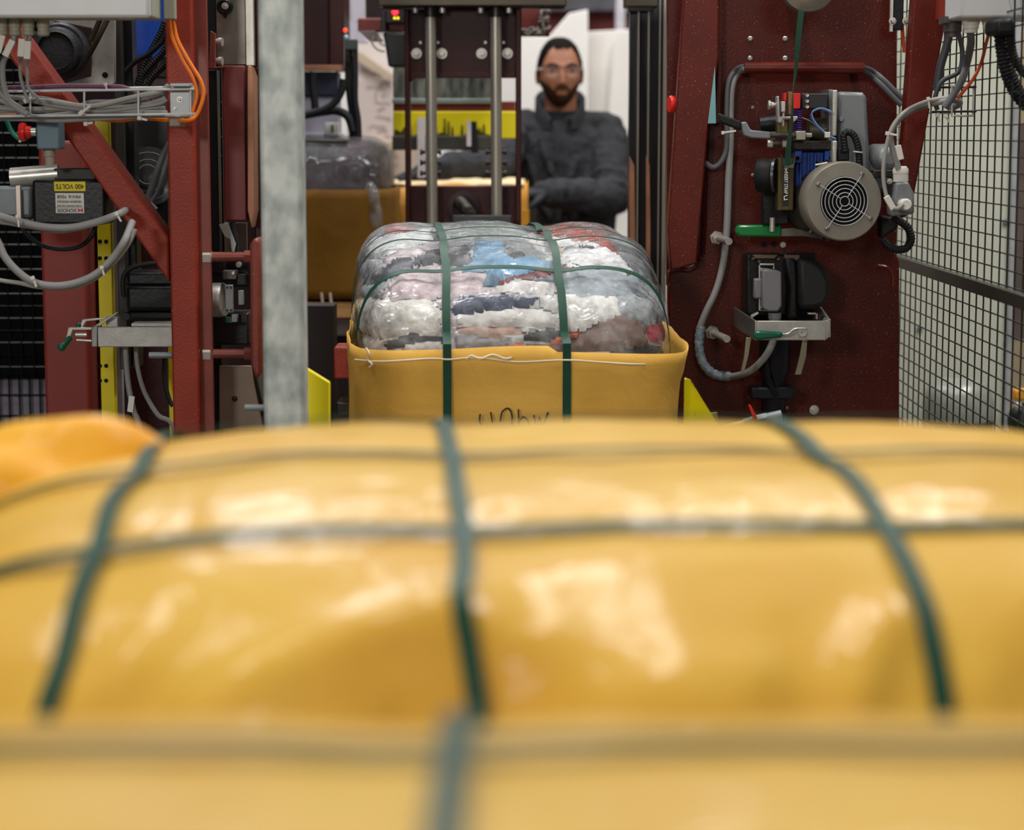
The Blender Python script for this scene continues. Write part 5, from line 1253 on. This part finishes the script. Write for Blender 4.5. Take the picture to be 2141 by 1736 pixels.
G().pprism([(1571, 660), (1586, 653), (1586, 657), (1574, 664), (1574, 672), (1571, 672)], YT2 + .04, .02).pbox(1690, 655, 1710, 658, YT2 + .05, .02).pbox(1706, 655, 1710, 668, YT2 + .05, .02).build('angle_clip', ALU, t, .0008)
G().pprism([(1578, 693), (1590, 692), (1637, 695), (1637, 706), (1582, 712), (1574, 706)], YT2 - .025, .016).build('lever_grip', GRND, t, .005)
G().ptube([(1636, 699), (1648, 698), (1662, 688), (1684, 687)], 2.2, YT2 - .015, 8).ptube([(1636, 702), (1650, 702), (1666, 692)], 1.6, YT2 - .012, 8).build('lever_wire', STEEL, t)
G().lathe([(8 * ks, 0), (8 * ks, .012), (4 * ks, .012), (4 * ks, .006), (0, .006)], at(1677, 695, YT2), FR, 20).build('pivot', STEEL, t)
for q in ([(1560, 706), (1571, 706), (1565, 745), (1556, 778), (1549, 778), (1556, 745)], [(1678, 712), (1688, 712), (1686, 745), (1675, 784), (1662, 784), (1672, 745)]):
    G().pprism(q, YT2 + .03, .006).build('leg', mat('olive_zinc', '8a8670', .4, .5), t, .001)
# cable runs on the panel
YJ = YN - .03
cable([(1560, 142, 4.71), (1545, 150), (1532, 175), (1527, 230), (1527, 300), (1523, 380), (1520, 470), (1513, 545), (1498, 605), (1475, 655), (1463, 690), (1461, 730), (1470, 762), (1490, 782), (1525, 788), (1565, 778, 4.7), (1595, 752, 4.66), (1612, 725, 4.64), (1619, 700, 4.65), (1620, 670, 4.66)], 7.5, YJ, GREYC, 'cable', 'long grey cable running down the dark red panel to the sealing head')
cable([(1560, 138, 4.71), (1540, 146), (1524, 172), (1520, 230), (1520, 290), (1517, 320), (1505, 342), (1490, 350), (1474, 340)], 6, YJ - .005, GREYD, 'cable', 'shorter dark grey cable hooking left behind the slanted strut')
cable([(1800, 141, 4.7), (1822, 148), (1848, 168), (1872, 192), (1890, 208)], 6, YJ, GREYD, 'cable', 'upper dark grey cable leaving the pipe end toward the slanted leg')
cable([(1800, 146, 4.7), (1820, 158), (1845, 180), (1868, 204), (1885, 220)], 6, YJ - .004, GREYD, 'cable', 'lower dark grey cable leaving the pipe end toward the slanted leg')
P = [at(x, y, Y) for x, y, Y in ((1466, 682, YJ), (1462, 710, YJ), (1463, 735, YJ), (1470, 760, YJ), (1488, 780, YJ), (1512, 787, YJ), (1528, 787, YJ))]
o = G().corrugated(P, 11 * pm(YJ), .014).build('tape_wrap', TAPE); tag(o, 'silver duct tape wrapped round the grey cable bend', 'tape')
tie(1524, 276, -8, YJ - .02, 'pale tie on the grey panel cable beside the lever arm', 30, 7)
# valve at the lower right
YX = 4.2
t = thing('ball_valve', 'small pipe valve with red lever at the foot of the dark red panel', 'valve', tuple(at(1590, 900, YX)))
G().ptube([(1590, 878), (1634, 868)], 11, YX, 18, 0).build('pipe_end', GREYM, t)
G().lathe([(13 * pm(YX), 0), (13 * pm(YX), .02)], at(1582, 880, YX), (1, 0, .22), 6).build('union_nut', GREYM, t)
G().ptube([(1556, 887), (1580, 880)], 12, YX, 14, 0).build('body', mat('dark_valve_metal', '6d6a66', .4, .6), t)
G().ptube([(1490, 1785), (1490, 930), (1496, 905), (1510, 897), (1558, 885)], 8, YX, 14, 4).build('hose_tail', mat('yellow_grey_pipe', '9c9650', .4, .3), t)
G().prism([at(1565, 846, YX - .02), at(1570, 848, YX - .02), at(1584, 875, YX - .02), at(1577, 882, YX - .02)], (0, .006, 0)).build('lever', REDB, t, .001)
# control box right
t = thing('control_box', 'light grey control box at the top right corner', 'control box', tuple(at(2080, 38, 4.2)))
G().pbox(2011, -80, 2230, 37, 4.16, .16).build('enclosure', LGP, t, .005)
for x in (2030, 2072): 
    c = at(x, 38, 4.22)
    G().lathe([(.017, 0), (.017, .012), (.0155, .013), (.0155, .02), (.013, .021), (.013, .028)], c, (0, 0, -1), 20).build('cable_gland', WHP, t)
G().lathe([(.018, 0), (.018, .02), (.015, .022), (.015, .03)], at(1992, 45, 4.3), (0, 0, -1), 20).pbox(1975, 34, 2011, 48, 4.28, .06).build('side_gland', mat('dark_taupe_plastic', '4f4845', .5), t)
# wire bracket
t = thing('wire_bracket', 'small steel wire bracket holding grey cables, in front of the mesh fence', 'wire bracket', tuple(at(2000, 240, 4.4)))
g = G()
def loop(x0, y0, x1, y1, Y): return [at(x0, y0, Y), at(x0, y1 - 5, Y), at(x0 + 5, y1, Y), at(x1 - 5, y1, Y), at(x1, y1 - 5, Y), at(x1 + 2, y0, Y)]
G().tube(loop(1990, 178, 2034, 242, 4.36), 2.2 * pm(4.36), 8, 2).build('loop_wire', STEEL, t)
G().tube(loop(1957, 182, 1990, 236, 4.5), 2.2 * pm(4.5), 8, 2).build('loop_wire', STEEL, t)
for y in (182, 233): G().tube([at(1950, y + 1, 4.5), at(2040, y, 4.34)], 2.4 * pm(4.4), 8, 0).build('cross_wire', DSTEEL, t)
tie(1962, 247, 70, 4.42, 'pale tie below the wire bracket, left one', 16, 8)
tie(1981, 249, 60, 4.40, 'pale tie below the wire bracket, middle one', 16, 8)
cable([(2028, 62, 4.22), (2030, 90, 4.25), (2022, 130), (2012, 165), (1992, 200), (1975, 225)], 8, 4.36, GREYD, 'cable', 'thick dark grey cable dropping from the right control box to the bracket')
cable([(2070, 62, 4.22), (2062, 90, 4.26), (2052, 130), (2035, 165), (2015, 190), (2002, 206)], 3.6, 4.36, mat('red_orange_sheath', 'c84a1c', .45), 'cable', 'red-orange cable dropping from the right control box')
cable([(2004, 68), (2012, 110), (2005, 150), (1970, 170), (1955, 205), (1960, 230)], 5, 4.42, mat('charcoal_sheath', '35363a', .5), 'cable', 'charcoal cable curving behind the slanted leg and bracket')
cable([(1985, 70), (1978, 100), (1966, 140), (1958, 190)], 9, 4.46, mat('charcoal_sheath', ''), 'cable', 'thick charcoal cable beside the slanted leg, left of the bracket')
cable([(1886, 50), (1888, 80), (1892, 110)], 4, 4.72, mat('red_orange_sheath', ''), 'cable', 'short red cable between panel and slanted leg')
o = G().corrugated([at(x, y, 4.15) for x, y in ((2092, 40), (2096, 90), (2104, 140), (2122, 185), (2150, 220), (2190, 245))], 17 * pm(4.15), .007).build('corrugated_hose', BLKR); tag(o, 'thick black corrugated hose at the right edge', 'hose')
o = G().corrugated([at(x, y, 4.12) for x, y in ((2112, 40), (2114, 90), (2122, 125), (2145, 155), (2190, 180))], 10 * pm(4.12), .006).build('corrugated_hose', BLKR); tag(o, 'thinner black corrugated hose at the right edge, in front of the thick one', 'hose')
o = G().pbox(2082, 38, 2124, 72, 4.08, .1).build('hose_fitting', BLKR, None, .008); tag(o, 'black hose fitting under the right control box', 'hose fitting')
# fence
XF = .945
t = thing('mesh_fence', 'black wire mesh fence running away along the right side', 'fence', (XF, 4.6, 0))
FM = mat('black_fence_wire', '20231f', .45, .2)
g = G(); y = 3.45
while y < 6.9:
    g.box(XF - .0014, XF + .0014, y - .0014, y + .0014, .1, 2.3); y += .066
for z_ in [.12 + .0305 * i for i in range(72)]: g.box(XF - .0036, XF - .0008, 3.4, 6.9, z_ - .0012, z_ + .0012)
g.build('mesh', FM, t)
zr_ = CAMZ - .299
G().box(XF - .022, XF - .002, 3.4, 6.9, zr_ - .013, zr_ + .013).build('rail', mat('dark_fence_rail', '35332c', .4, .3), t, .002)
for y in (3.4, 6.9): G().box(XF - .02, XF + .02, y - .02, y + .02, 0, 2.32).build('fence_post', FM, t, .002)
# cabinet behind the fence
t = thing('electric_cabinet', 'tall pale grey-white cabinet behind the mesh fence', 'cabinet', (1.2, 6.5, 0))
PW = mat('pale_greenish_white', 'c9cbbb', .5, var=.04)
G().box(1.02, at(2108, 500, 6.4).x, 6.4, 6.9, .02, 2.3).build('body', PW, t, .004)
G().box(at(2108, 500, 6.4).x, at(2120, 500, 6.4).x, 6.38, 6.9, .02, 2.3).build('edge_trim', mat('grey_white_trim', 'b2b5b8', .4, .2), t, .003)
for px, py in ((2101, 465), (2104, 720), (1922, 688)): G().lathe([(.009, 0), (.009, .006), (0, .008)], at(px, py, 6.4), FR, 14).build('screw', GREYM, t)
o = G().box(1.49, 3.2, 7.6, 7.7, 0, 2.6).build('partition', mat('beige_panel', 'a8987c', .6, var=.1)); tag(o, 'beige panel beyond the pale cabinet at the right edge', 'panel')
o = G().box(at(2120, 400, 7.0).x, at(2175, 400, 7.0).x, 7.0, 7.1, .75, 1.45).build('store_crate', mat('taupe_crate', '6b5d58', .6)); tag(o, 'dark taupe box behind the fence at the right edge', 'box')
t = thing('round_canister', 'grey round canister behind the mesh fence in front of the pale cabinet', 'canister', (at(2011, 850, 6.15).x, 6.2, 0))
c = Vector((at(2011, 850, 6.15).x, 6.2, .02)); zt3 = at(2011, 806, 6.15).z
rr = 74 * pm(6.15)
G().lathe([(rr * .95, 0), (rr, .02), (rr, zt3 - .15), (rr * 1.02, zt3 - .14), (rr * 1.02, zt3 - .125)], c, (0, 0, 1), 36).build('drum', mat('dark_canister', '2c2c27', .5), t)
G().lathe([(rr * 1.01, zt3 - .125), (rr * 1.01, zt3 - .075), (rr * .95, zt3 - .045), (rr * .82, zt3 - .022), (rr * .5, zt3 - .008), (0, zt3 - .004)], c, (0, 0, 1), 36).build('lid', mat('grey_green_lid', 'a3a59c', .35, .2, var=.2), t)
t = thing('work_lamp', 'black rounded device with yellow handle behind the fence at the lower right edge', 'device', tuple(at(2130, 930, 5.9)))
G().ell(at(2140, 880, 5.9), (.045, .045, .05), 20, 14).build('body', BLK, t)
G().ell(at(2128, 850, 5.86), .012).build('lens', STEEL, t)
G().pbox(2122, 815, 2160, 838, 5.88, .05).build('handle', mat('amber_bar', ''), t, .006)
G().cyl((at(2140, 900, 5.9).x, 5.9, 0.0), (at(2140, 900, 5.9).x, 5.9, at(2140, 890, 5.9).z), .02).build('stand', BLKP, t)
o = G().box(at(1290, 450, 7.9).x, at(1420, 450, 7.9).x, 7.9, 7.93, 0, .9).build('low_partition', SHEET); tag(o, 'low white panel seen beside the steel rails', 'partition')
# ------------------------------------------------------------------ the man at the sorting bay
HX, HY, HZ = .164, 7.50, 1.625
man = thing('person', 'man in grey fleece jacket and clear safety glasses working at the half packed bale', 'person', (.17, 7.55, 0))
SKIN = mat('skin', 'a56f55', .5, var=.12, vscale=30)
def limb(g, pts, seg=16, n=5):
    """pts: (x, y, z, radius) chain with round ends"""
    P = []
    for i in range(len(pts) - 1):
        a, b, c, d = [pts[max(0, min(len(pts) - 1, i + k))] for k in (-1, 0, 1, 2)]
        for q in range(n):
            t = q / n
            P.append([.5 * (2 * b[k] + (c[k] - a[k]) * t + (2 * a[k] - 5 * b[k] + 4 * c[k] - d[k]) * t * t + (3 * b[k] - a[k] - 3 * c[k] + d[k]) * t ** 3) for k in range(4)])
    P.append(list(pts[-1]))
    V = [Vector(p[:3]) for p in P]; rows = []; u = None
    for i, p in enumerate(V):
        T = (V[min(i + 1, len(V) - 1)] - V[max(i - 1, 0)]).normalized()
        if u is None:
            u = T.cross(Vector((.3, .9, .2)))
            if u.length < .1: u = T.cross(Vector((1, 0, 0)))
        u = (u - T * u.dot(T)).normalized(); v = T.cross(u)
        rows.append([p + (u * math.cos(2 * math.pi * k / seg) + v * math.sin(2 * math.pi * k / seg)) * P[i][3] for k in range(seg)])
    g.grid(rows, True)
    nn = len(g.v); g.f.append(tuple(range(nn - seg, nn))); g.f.append(tuple(range(nn - len(rows) * seg + seg - 1, nn - len(rows) * seg - 1, -1)))
    g.ell(V[0], P[0][3] * .99, seg, 8); g.ell(V[-1], P[-1][3] * .99, seg, 8)
    return g
def loft(g, rings, seg=32):
    """rings: (z, cx, cy, rx, ry, power)"""
    rows = []
    for z, cx, cy, rx, ry, pw in rings:
        row = []
        for k in range(seg):
            a = 2 * math.pi * k / seg; ca, sa = math.cos(a), math.sin(a); kk = (abs(ca) ** pw + abs(sa) ** pw) ** (-1 / pw)
            row.append(Vector((cx + ca * kk * rx, cy + sa * kk * ry, z)))
        rows.append(row)
    g.grid(rows, True); nn = len(g.v)
    g.f.append(tuple(range(nn - seg, nn))); g.f.append(tuple(range(nn - len(rows) * seg + seg - 1, nn - len(rows) * seg - 1, -1)))
    return g
def gs(x, s): return math.exp(-(x / s) ** 2)
YAW = Matrix.Rotation(R(5), 3, 'Z')
def head(d, off=0):
    x, y, z = d
    p = Vector((math.copysign(abs(x) ** (.84 if z > 0 else 1), x) * .0735, y * .098, z * .116))
    if p.z < 0:
        t = -p.z / .116
        p.x *= 1 - .26 * t ** 1.7
        p.y *= (1 - .04 * t) if p.y < 0 else (1 - .42 * t)
    if p.y < -.066: p.y = -.066 + (p.y + .066) * .72
    fr = max(0, -y); fr = fr ** 1.5
    X, Z = p.x, p.z; o = 0
    for s_ in (-1, 1):
        o -= .011 * gs(X - s_ * .031, .017) * gs(Z - .006, .013)
        o += .004 * gs(X - s_ * .046, .018) * gs(Z + .022, .018)
        o += .005 * gs(X - s_ * .012, .007) * gs(Z + .037, .008)
        o += .004 * gs(X - s_ * .03, .022) * gs(Z - .026, .008)
    nz = max(0, min(1, (.012 - Z) / .045)) if Z > -.036 else max(0, 1 - (-.036 - Z) / .009)
    o += (.006 + .019 * nz) * gs(X, .0105) * (1 if Z < .014 else gs(Z - .014, .012)) * (1 if Z > -.046 else 0)
    o += .006 * gs(X, .024) * gs(Z + .058, .006) + .006 * gs(X, .021) * gs(Z + .070, .006) - .004 * gs(X, .024) * gs(Z + .0640, .0025)
    o += .009 * gs(X, .024) * gs(Z + .103, .018)
    p += Vector((x * .3, y, z * .15)).normalized() * (o * fr + off)
    return Vector((HX, HY, HZ)) + YAW @ p
def dirv(az, el):            # az 0 = front (towards camera), el latitude
    return Vector((math.sin(az) * math.cos(el), -math.cos(az) * math.cos(el), math.sin(el)))
SH = [(.012, 7.56, 1.425), (.322, 7.56, 1.418)]          # shoulders: his right, his left
EL = [(-.060, 7.27, 1.318), (.340, 7.37, 1.205)]
WR = [(-.285, 7.085, 1.292), (.105, 7.17, 1.222)]
g = G(); rows = []
for i in range(101):
    el = R(-90 + 180 * i / 100); rows.append([head(dirv(2 * math.pi * k / 140, el)) for k in range(140)])
g.grid(rows, True)
for s_ in (-1, 1):
    g.ell(Vector((HX, HY, HZ)) + YAW @ Vector((s_ * .076, .012, -.008)), (.007, .018, .031), 16, 12, YAW @ Matrix.Rotation(R(s_ * 18), 3, 'Z'))
limb(g, [(HX + .003, 7.525, 1.60, .055), (HX + .005, 7.54, 1.51, .056), (HX + .005, 7.56, 1.43, .064)])
loft(g, [(.86, .17, 7.57, .15, .105, 2.3), (.95, .17, 7.57, .165, .11, 2.4), (1.08, .17, 7.56, .15, .10, 2.4), (1.25, .168, 7.56, .165, .11, 2.5), (1.38, .168, 7.56, .165, .10, 2.4), (1.46, .168, 7.56, .09, .07, 2.2)])
for k in (0, 1):
    limb(g, [(*SH[k], .055), (*[(a + b) / 2 for a, b in zip(SH[k], EL[k])], .047), (*EL[k], .040), (*[(a + b) / 2 for a, b in zip(EL[k], WR[k])], .036), (*WR[k], .027)])
    s_ = -1 if k == 0 else 1
    limb(g, [(.17 + s_ * .085, 7.57, .90, .085), (.17 + s_ * .095, 7.56, .66, .066), (.17 + s_ * .10, 7.55, .48, .052), (.17 + s_ * .10, 7.57, .30, .048), (.17 + s_ * .10, 7.59, .09, .035)])
    limb(g, [(.17 + s_ * .10, 7.60, .06, .035), (.17 + s_ * .11, 7.46, .035, .032)])
    wv = Vector(WR[k]); dv = (wv - Vector(EL[k])).normalized()
b_ = g.build('body', SKIN, man, sharp=180)
q = b_.modifiers.new('skin', 'REMESH'); q.mode = 'VOXEL'; q.voxel_size = .0036; q.use_smooth_shade = True
q = b_.modifiers.new('soft', 'SMOOTH'); q.factor = .5; q.iterations = 3
# hair, beard, brows, eyes, glasses
def patch(fn, off, az0, az1, e0, e1, na, ne, jit=0):
    g = G(); idx = {}; vs = []; fs = []
    for i in range(na):
        for j in range(ne):
            a = az0 + (az1 - az0) * (i + .5) / na; e = e0 + (e1 - e0) * (j + .5) / ne
            if not fn(a, e): continue
            f = []
            for ii, jj in ((i, j), (i + 1, j), (i + 1, j + 1), (i, j + 1)):
                if (ii, jj) not in idx:
                    idx[ii, jj] = len(vs); d = dirv(az0 + (az1 - az0) * ii / na, e0 + (e1 - e0) * jj / ne)
                    vs.append(head(d, off + jit * noise.noise(d * 22)))
                f.append(idx[ii, jj])
            fs.append(f)
    return g.add(vs, fs)
def hairline(a):
    a = abs((a + math.pi) % (2 * math.pi) - math.pi); d = math.degrees(a)
    P = [(0, 47), (18, 46), (32, 52), (48, 40), (62, 18), (74, 8), (84, -8), (100, 8), (112, -18), (140, -38), (180, -42)]
    for (x0, y0), (x1, y1) in zip(P, P[1:]):
        if x0 <= d <= x1: return y0 + (y1 - y0) * (d - x0) / (x1 - x0)
h_ = patch(lambda a, e: math.degrees(e) > hairline(a) + 2 * math.sin(a * 23), .0065, -math.pi, math.pi, R(-50), R(90), 150, 90, .003)
o = h_.build('hair', mat('black_hair', '120e0c', .8, var=.4, vscale=120, bump=.4, bscale=200, spec=.08), man, sharp=180)
q = o.modifiers.new('thick', 'SOLIDIFY'); q.thickness = .006
def beard(a, e):
    d = dirv(a, e); X, Z = d.x * .0745, d.z * .116
    if abs(math.degrees(a)) > 80: return False
    if Z > -.046 + max(0, abs(X) - .040) * 1.2 : return False
    if abs(X) < .021 and -.076 < Z < -.0575: return False
    if abs(X) > .027 and Z > -.062 + (abs(X) - .027) * .9: return False
    return True
o = patch(beard, .0018, R(-95), R(95), R(-88), R(10), 120, 90, .001).build('beard', mat('beard_hair', '523729', .85, spec=.1, var=.45, vscale=140, bump=.5, bscale=220), man, sharp=180)
def hp(x, z, lift):          # point on the face
    el = math.asin(max(-1, min(1, z / .116))); az = math.asin(max(-1, min(1, x / (.0745 * max(.2, math.cos(el))))))
    return head(dirv(az, el), lift)
for s_ in (-1, 1):
    G().tube([hp(s_ * .014, .024, .003), hp(s_ * .028, .030, .003), hp(s_ * .047, .025, .002)], [.0035, .0022], 8).build('eyebrow', mat('black_hair', ''), man)
    e_ = G().ell(hp(s_ * .031, .006, .000), (.012, .007, .0040), 16, 10).build('eye', mat('eye_white', '9c8f86', .4), man)
    G().ell(hp(s_ * .031, .006, .0065), (.0055, .003, .0045), 12, 8).build('iris', mat('dark_iris', '1c1210', .2), e_)
gl = G().tube([hp(-.063, .018, .010), hp(-.035, .022, .013), hp(0, .018, .014), hp(.035, .022, .013), hp(.063, .018, .010)], .0018, 8).build('glasses', mat('dark_glasses_rim', '2a2a2c', .3), man)
LENS = bpy.data.materials.new('clear_lens'); LENS.use_nodes = True
bs = LENS.node_tree.nodes['Principled BSDF']; bs.inputs['Alpha'].default_value = .06; bs.inputs['Roughness'].default_value = .05; bs.inputs['Base Color'].default_value = (.8, .85, .85, 1)
for s_ in (-1, 1):
    g = G(); rows = []
    for i in range(9):
        rows.append([hp(s_ * (.008 + .052 * i / 8), .018 - (.036 - .006 * abs(i - 4) / 4) * j / 6, .0135 - .002 * j / 6) for j in range(7)])
    g.grid(rows).build('lens', LENS, gl, sharp=180)
    G().tube([hp(s_ * .062, .014, .010), Vector((HX, HY, HZ)) + YAW @ Vector((s_ * .079, -.03, .012)), Vector((HX, HY, HZ)) + YAW @ Vector((s_ * .080, .02, .010))], .0028, 8).build('arm', mat('pale_glasses_arm', 'cfcdd0', .3), gl)
# jacket
JK = mat('grey_fleece', '37373b', .95, var=.25, vscale=70, bump=.5, bscale=160, spec=.15)
g = G()
loft(g, [(.84, .172, 7.57, .185, .135, 2.4), (.95, .172, 7.565, .195, .14, 2.5), (1.08, .172, 7.56, .19, .14, 2.5), (1.20, .170, 7.555, .19, .14, 2.5), (1.32, .168, 7.555, .185, .135, 2.5), (1.40, .167, 7.56, .175, .118, 2.4), (1.455, .167, 7.56, .125, .09, 2.2), (1.48, .167, 7.555, .085, .075, 2)])
for k in (0, 1):
    mid = [(a + b) / 2 for a, b in zip(SH[k], EL[k])]; m2 = [(a + b) / 2 for a, b in zip(EL[k], WR[k])]
    limb(g, [(.167 + (-.07 if k == 0 else .07), 7.56, 1.435, .06), (*SH[k], .078), (*mid, .074), (*EL[k], .068), (*m2, .058), (*WR[k], .043)])
    a, b = Vector(EL[k]), Vector(WR[k])
    for f in (.12, .28, .45, .6, .78, .9): g.torus(a.lerp(b, f) + Vector((0, 0, .002 * math.sin(f * 40))), (b - a) + Vector((.06 * math.sin(f * 50), 0, .08 * math.cos(f * 31))), .058 - .016 * f, .008, 24, 8)
    a, b = Vector(SH[k]), Vector(EL[k])
    for f in (.5, .75, .95): g.torus(a.lerp(b, f), (b - a) + Vector((.1 * math.sin(f * 30), 0, 0)), .066, .009, 24, 8)
# fold ridges over the chest and belly
for pts in ([(.10, 7.435, 1.40, .012), (.13, 7.41, 1.30, .014), (.17, 7.41, 1.20, .012), (.16, 7.41, 1.12, .01)],
            [(.22, 7.43, 1.33, .012), (.19, 7.412, 1.24, .013), (.20, 7.41, 1.15, .011)],
            [(.27, 7.44, 1.30, .012), (.235, 7.415, 1.20, .014), (.215, 7.41, 1.12, .012)],
            [(.06, 7.44, 1.33, .012), (.09, 7.42, 1.22, .014), (.13, 7.41, 1.13, .012)],
            [(.33, 7.47, 1.32, .014), (.30, 7.43, 1.24, .015), (.27, 7.42, 1.16, .012)]): limb(g, [(x, y - .012, z, r * 1.05) for x, y, z, r in pts], 10)
j_ = g.build('jacket', JK, man, sharp=180)
q = j_.modifiers.new('cloth', 'REMESH'); q.mode = 'VOXEL'; q.voxel_size = .0065; q.use_smooth_shade = True
q = j_.modifiers.new('soft', 'SMOOTH'); q.factor = .5; q.iterations = 5
tx = bpy.data.textures.new('folds', 'CLOUDS'); tx.noise_scale = .06
q = j_.modifiers.new('folds', 'DISPLACE'); q.texture = tx; q.strength = .024; q.mid_level = .5; q.texture_coords = 'LOCAL'
# collar, open at the front
g = G(); rows = []
for i in range(33):
    a = R(-158 + 316 * i / 32); f = abs(i - 16) / 16          # a = 0 at the back
    x, y = math.sin(a), math.cos(a)
    lean = .002 + .012 * f ** 3
    row = []
    for hz, rr in ((1.42, .090), (1.46 - .02 * f ** 3, .078), (1.51 - .05 * f ** 3, .068 + lean * .5), (1.572 - .10 * f ** 3, .074 + lean), (1.562 - .105 * f ** 3, .083 + lean), (1.49 - .045 * f ** 3, .086 + lean * .6), (1.435, .096)):
        row.append(Vector((.167 + x * rr, 7.545 + y * rr * (1.0 if y > 0 else 1.12), hz)))
    rows.append(row)
g.grid(rows).build('collar', JK, man, sharp=180)
G().lathe([(.063, 0), (.058, .03), (.056, .075)], (.167, 7.535, 1.425), (0, -.1, 1), 28).build('undershirt', mat('charcoal_shirt_cloth', '1f1f22', .9), man)
G().tube([(.150, 7.432, 1.445), (.157, 7.415, 1.37), (.165, 7.405, 1.28), (.17, 7.405, 1.15), (.172, 7.415, .95)], .0035, 8).build('zip', mat('dark_zip', '2a2a2d', .5), man)
# trousers and boots
g = G(); loft(g, [(.80, .17, 7.57, .172, .125, 2.4), (.90, .17, 7.57, .18, .13, 2.4), (1.0, .17, 7.57, .178, .128, 2.4)])
for s_ in (-1, 1): limb(g, [(.17 + s_ * .085, 7.57, .86, .097), (.17 + s_ * .095, 7.56, .64, .082), (.17 + s_ * .10, 7.555, .46, .07), (.17 + s_ * .10, 7.57, .28, .067), (.17 + s_ * .10, 7.585, .10, .062)])
o = g.build('trousers', mat('dark_navy_cloth', '20232c', .9, bump=.3), man, sharp=180)
q = o.modifiers.new('cloth', 'REMESH'); q.mode = 'VOXEL'; q.voxel_size = .012; q.use_smooth_shade = True
for s_ in (-1, 1):
    g = limb(G(), [(.17 + s_ * .10, 7.61, .055, .054), (.17 + s_ * .108, 7.52, .05, .05), (.17 + s_ * .115, 7.42, .042, .042)])
    limb(g, [(.17 + s_ * .10, 7.59, .05, .05), (.17 + s_ * .10, 7.585, .16, .052)])
    o = g.build('boot', mat('black_boot_leather', '17161a', .5), man, sharp=180)
# gloved hands: palm, four unequal fingers, thumb
def glove(wr, d, nrm, thumb_side, m, curl):
    d = Vector(d).normalized(); n = Vector(nrm); n = (n - d * n.dot(d)).normalized(); s_ = d.cross(n) * thumb_side; W_ = Vector(wr)
    g = G()
    def P(a, b, c, r): q = W_ + d * a + s_ * b + n * c; return (q.x, q.y, q.z, r)
    limb(g, [P(-.06, 0, 0, .036), P(-.02, 0, 0, .033), P(.01, 0, 0, .031)])
    for b in (-.026, -.009, .009, .026): limb(g, [P(.0, b * .7, 0, .020), P(.045, b, .002, .017), P(.085, b * 1.15, 0, .0125)], 10)
    for b, L_, r in ((.029, .068, .0100), (.010, .078, .0104), (-.010, .073, .0100), (-.028, .057, .009)):
        a0 = .084; c0 = 0; ang = .15; pts = [P(a0, b * 1.15, 0, r * 1.12)]; aa, cc = a0, c0
        for k_, fr in enumerate((.45, .32, .23)):
            ang += curl * (.8 + .25 * k_) ; aa += math.cos(ang) * L_ * fr; cc -= math.sin(ang) * L_ * fr
            pts.append(P(aa, b * (1.2 + .05 * k_), cc, r * (1 - .07 * k_)))
        limb(g, pts, 10, 4)
    limb(g, [P(.018, .028, -.004, .016), P(.045, .050, -.014, .0125), P(.070, .060, -.026, .0105), P(.086, .062, -.034, .0095)], 10, 4)
    o = g.build('glove', m, man, sharp=180)
    q = o.modifiers.new('knit', 'REMESH'); q.mode = 'VOXEL'; q.voxel_size = .0035; q.use_smooth_shade = True
    q = o.modifiers.new('soft', 'SMOOTH'); q.factor = .5; q.iterations = 3
    return o
BG = mat('black_work_glove', '1c1e25', .75, var=.3, bump=.3)
glove(WR[0], (-.90, -.22, -.26), (-.25, -.2, .95), 1, BG, .42)
glove(WR[1], (-.86, -.40, -.06), (.05, -.1, 1), -1, BG, .35)
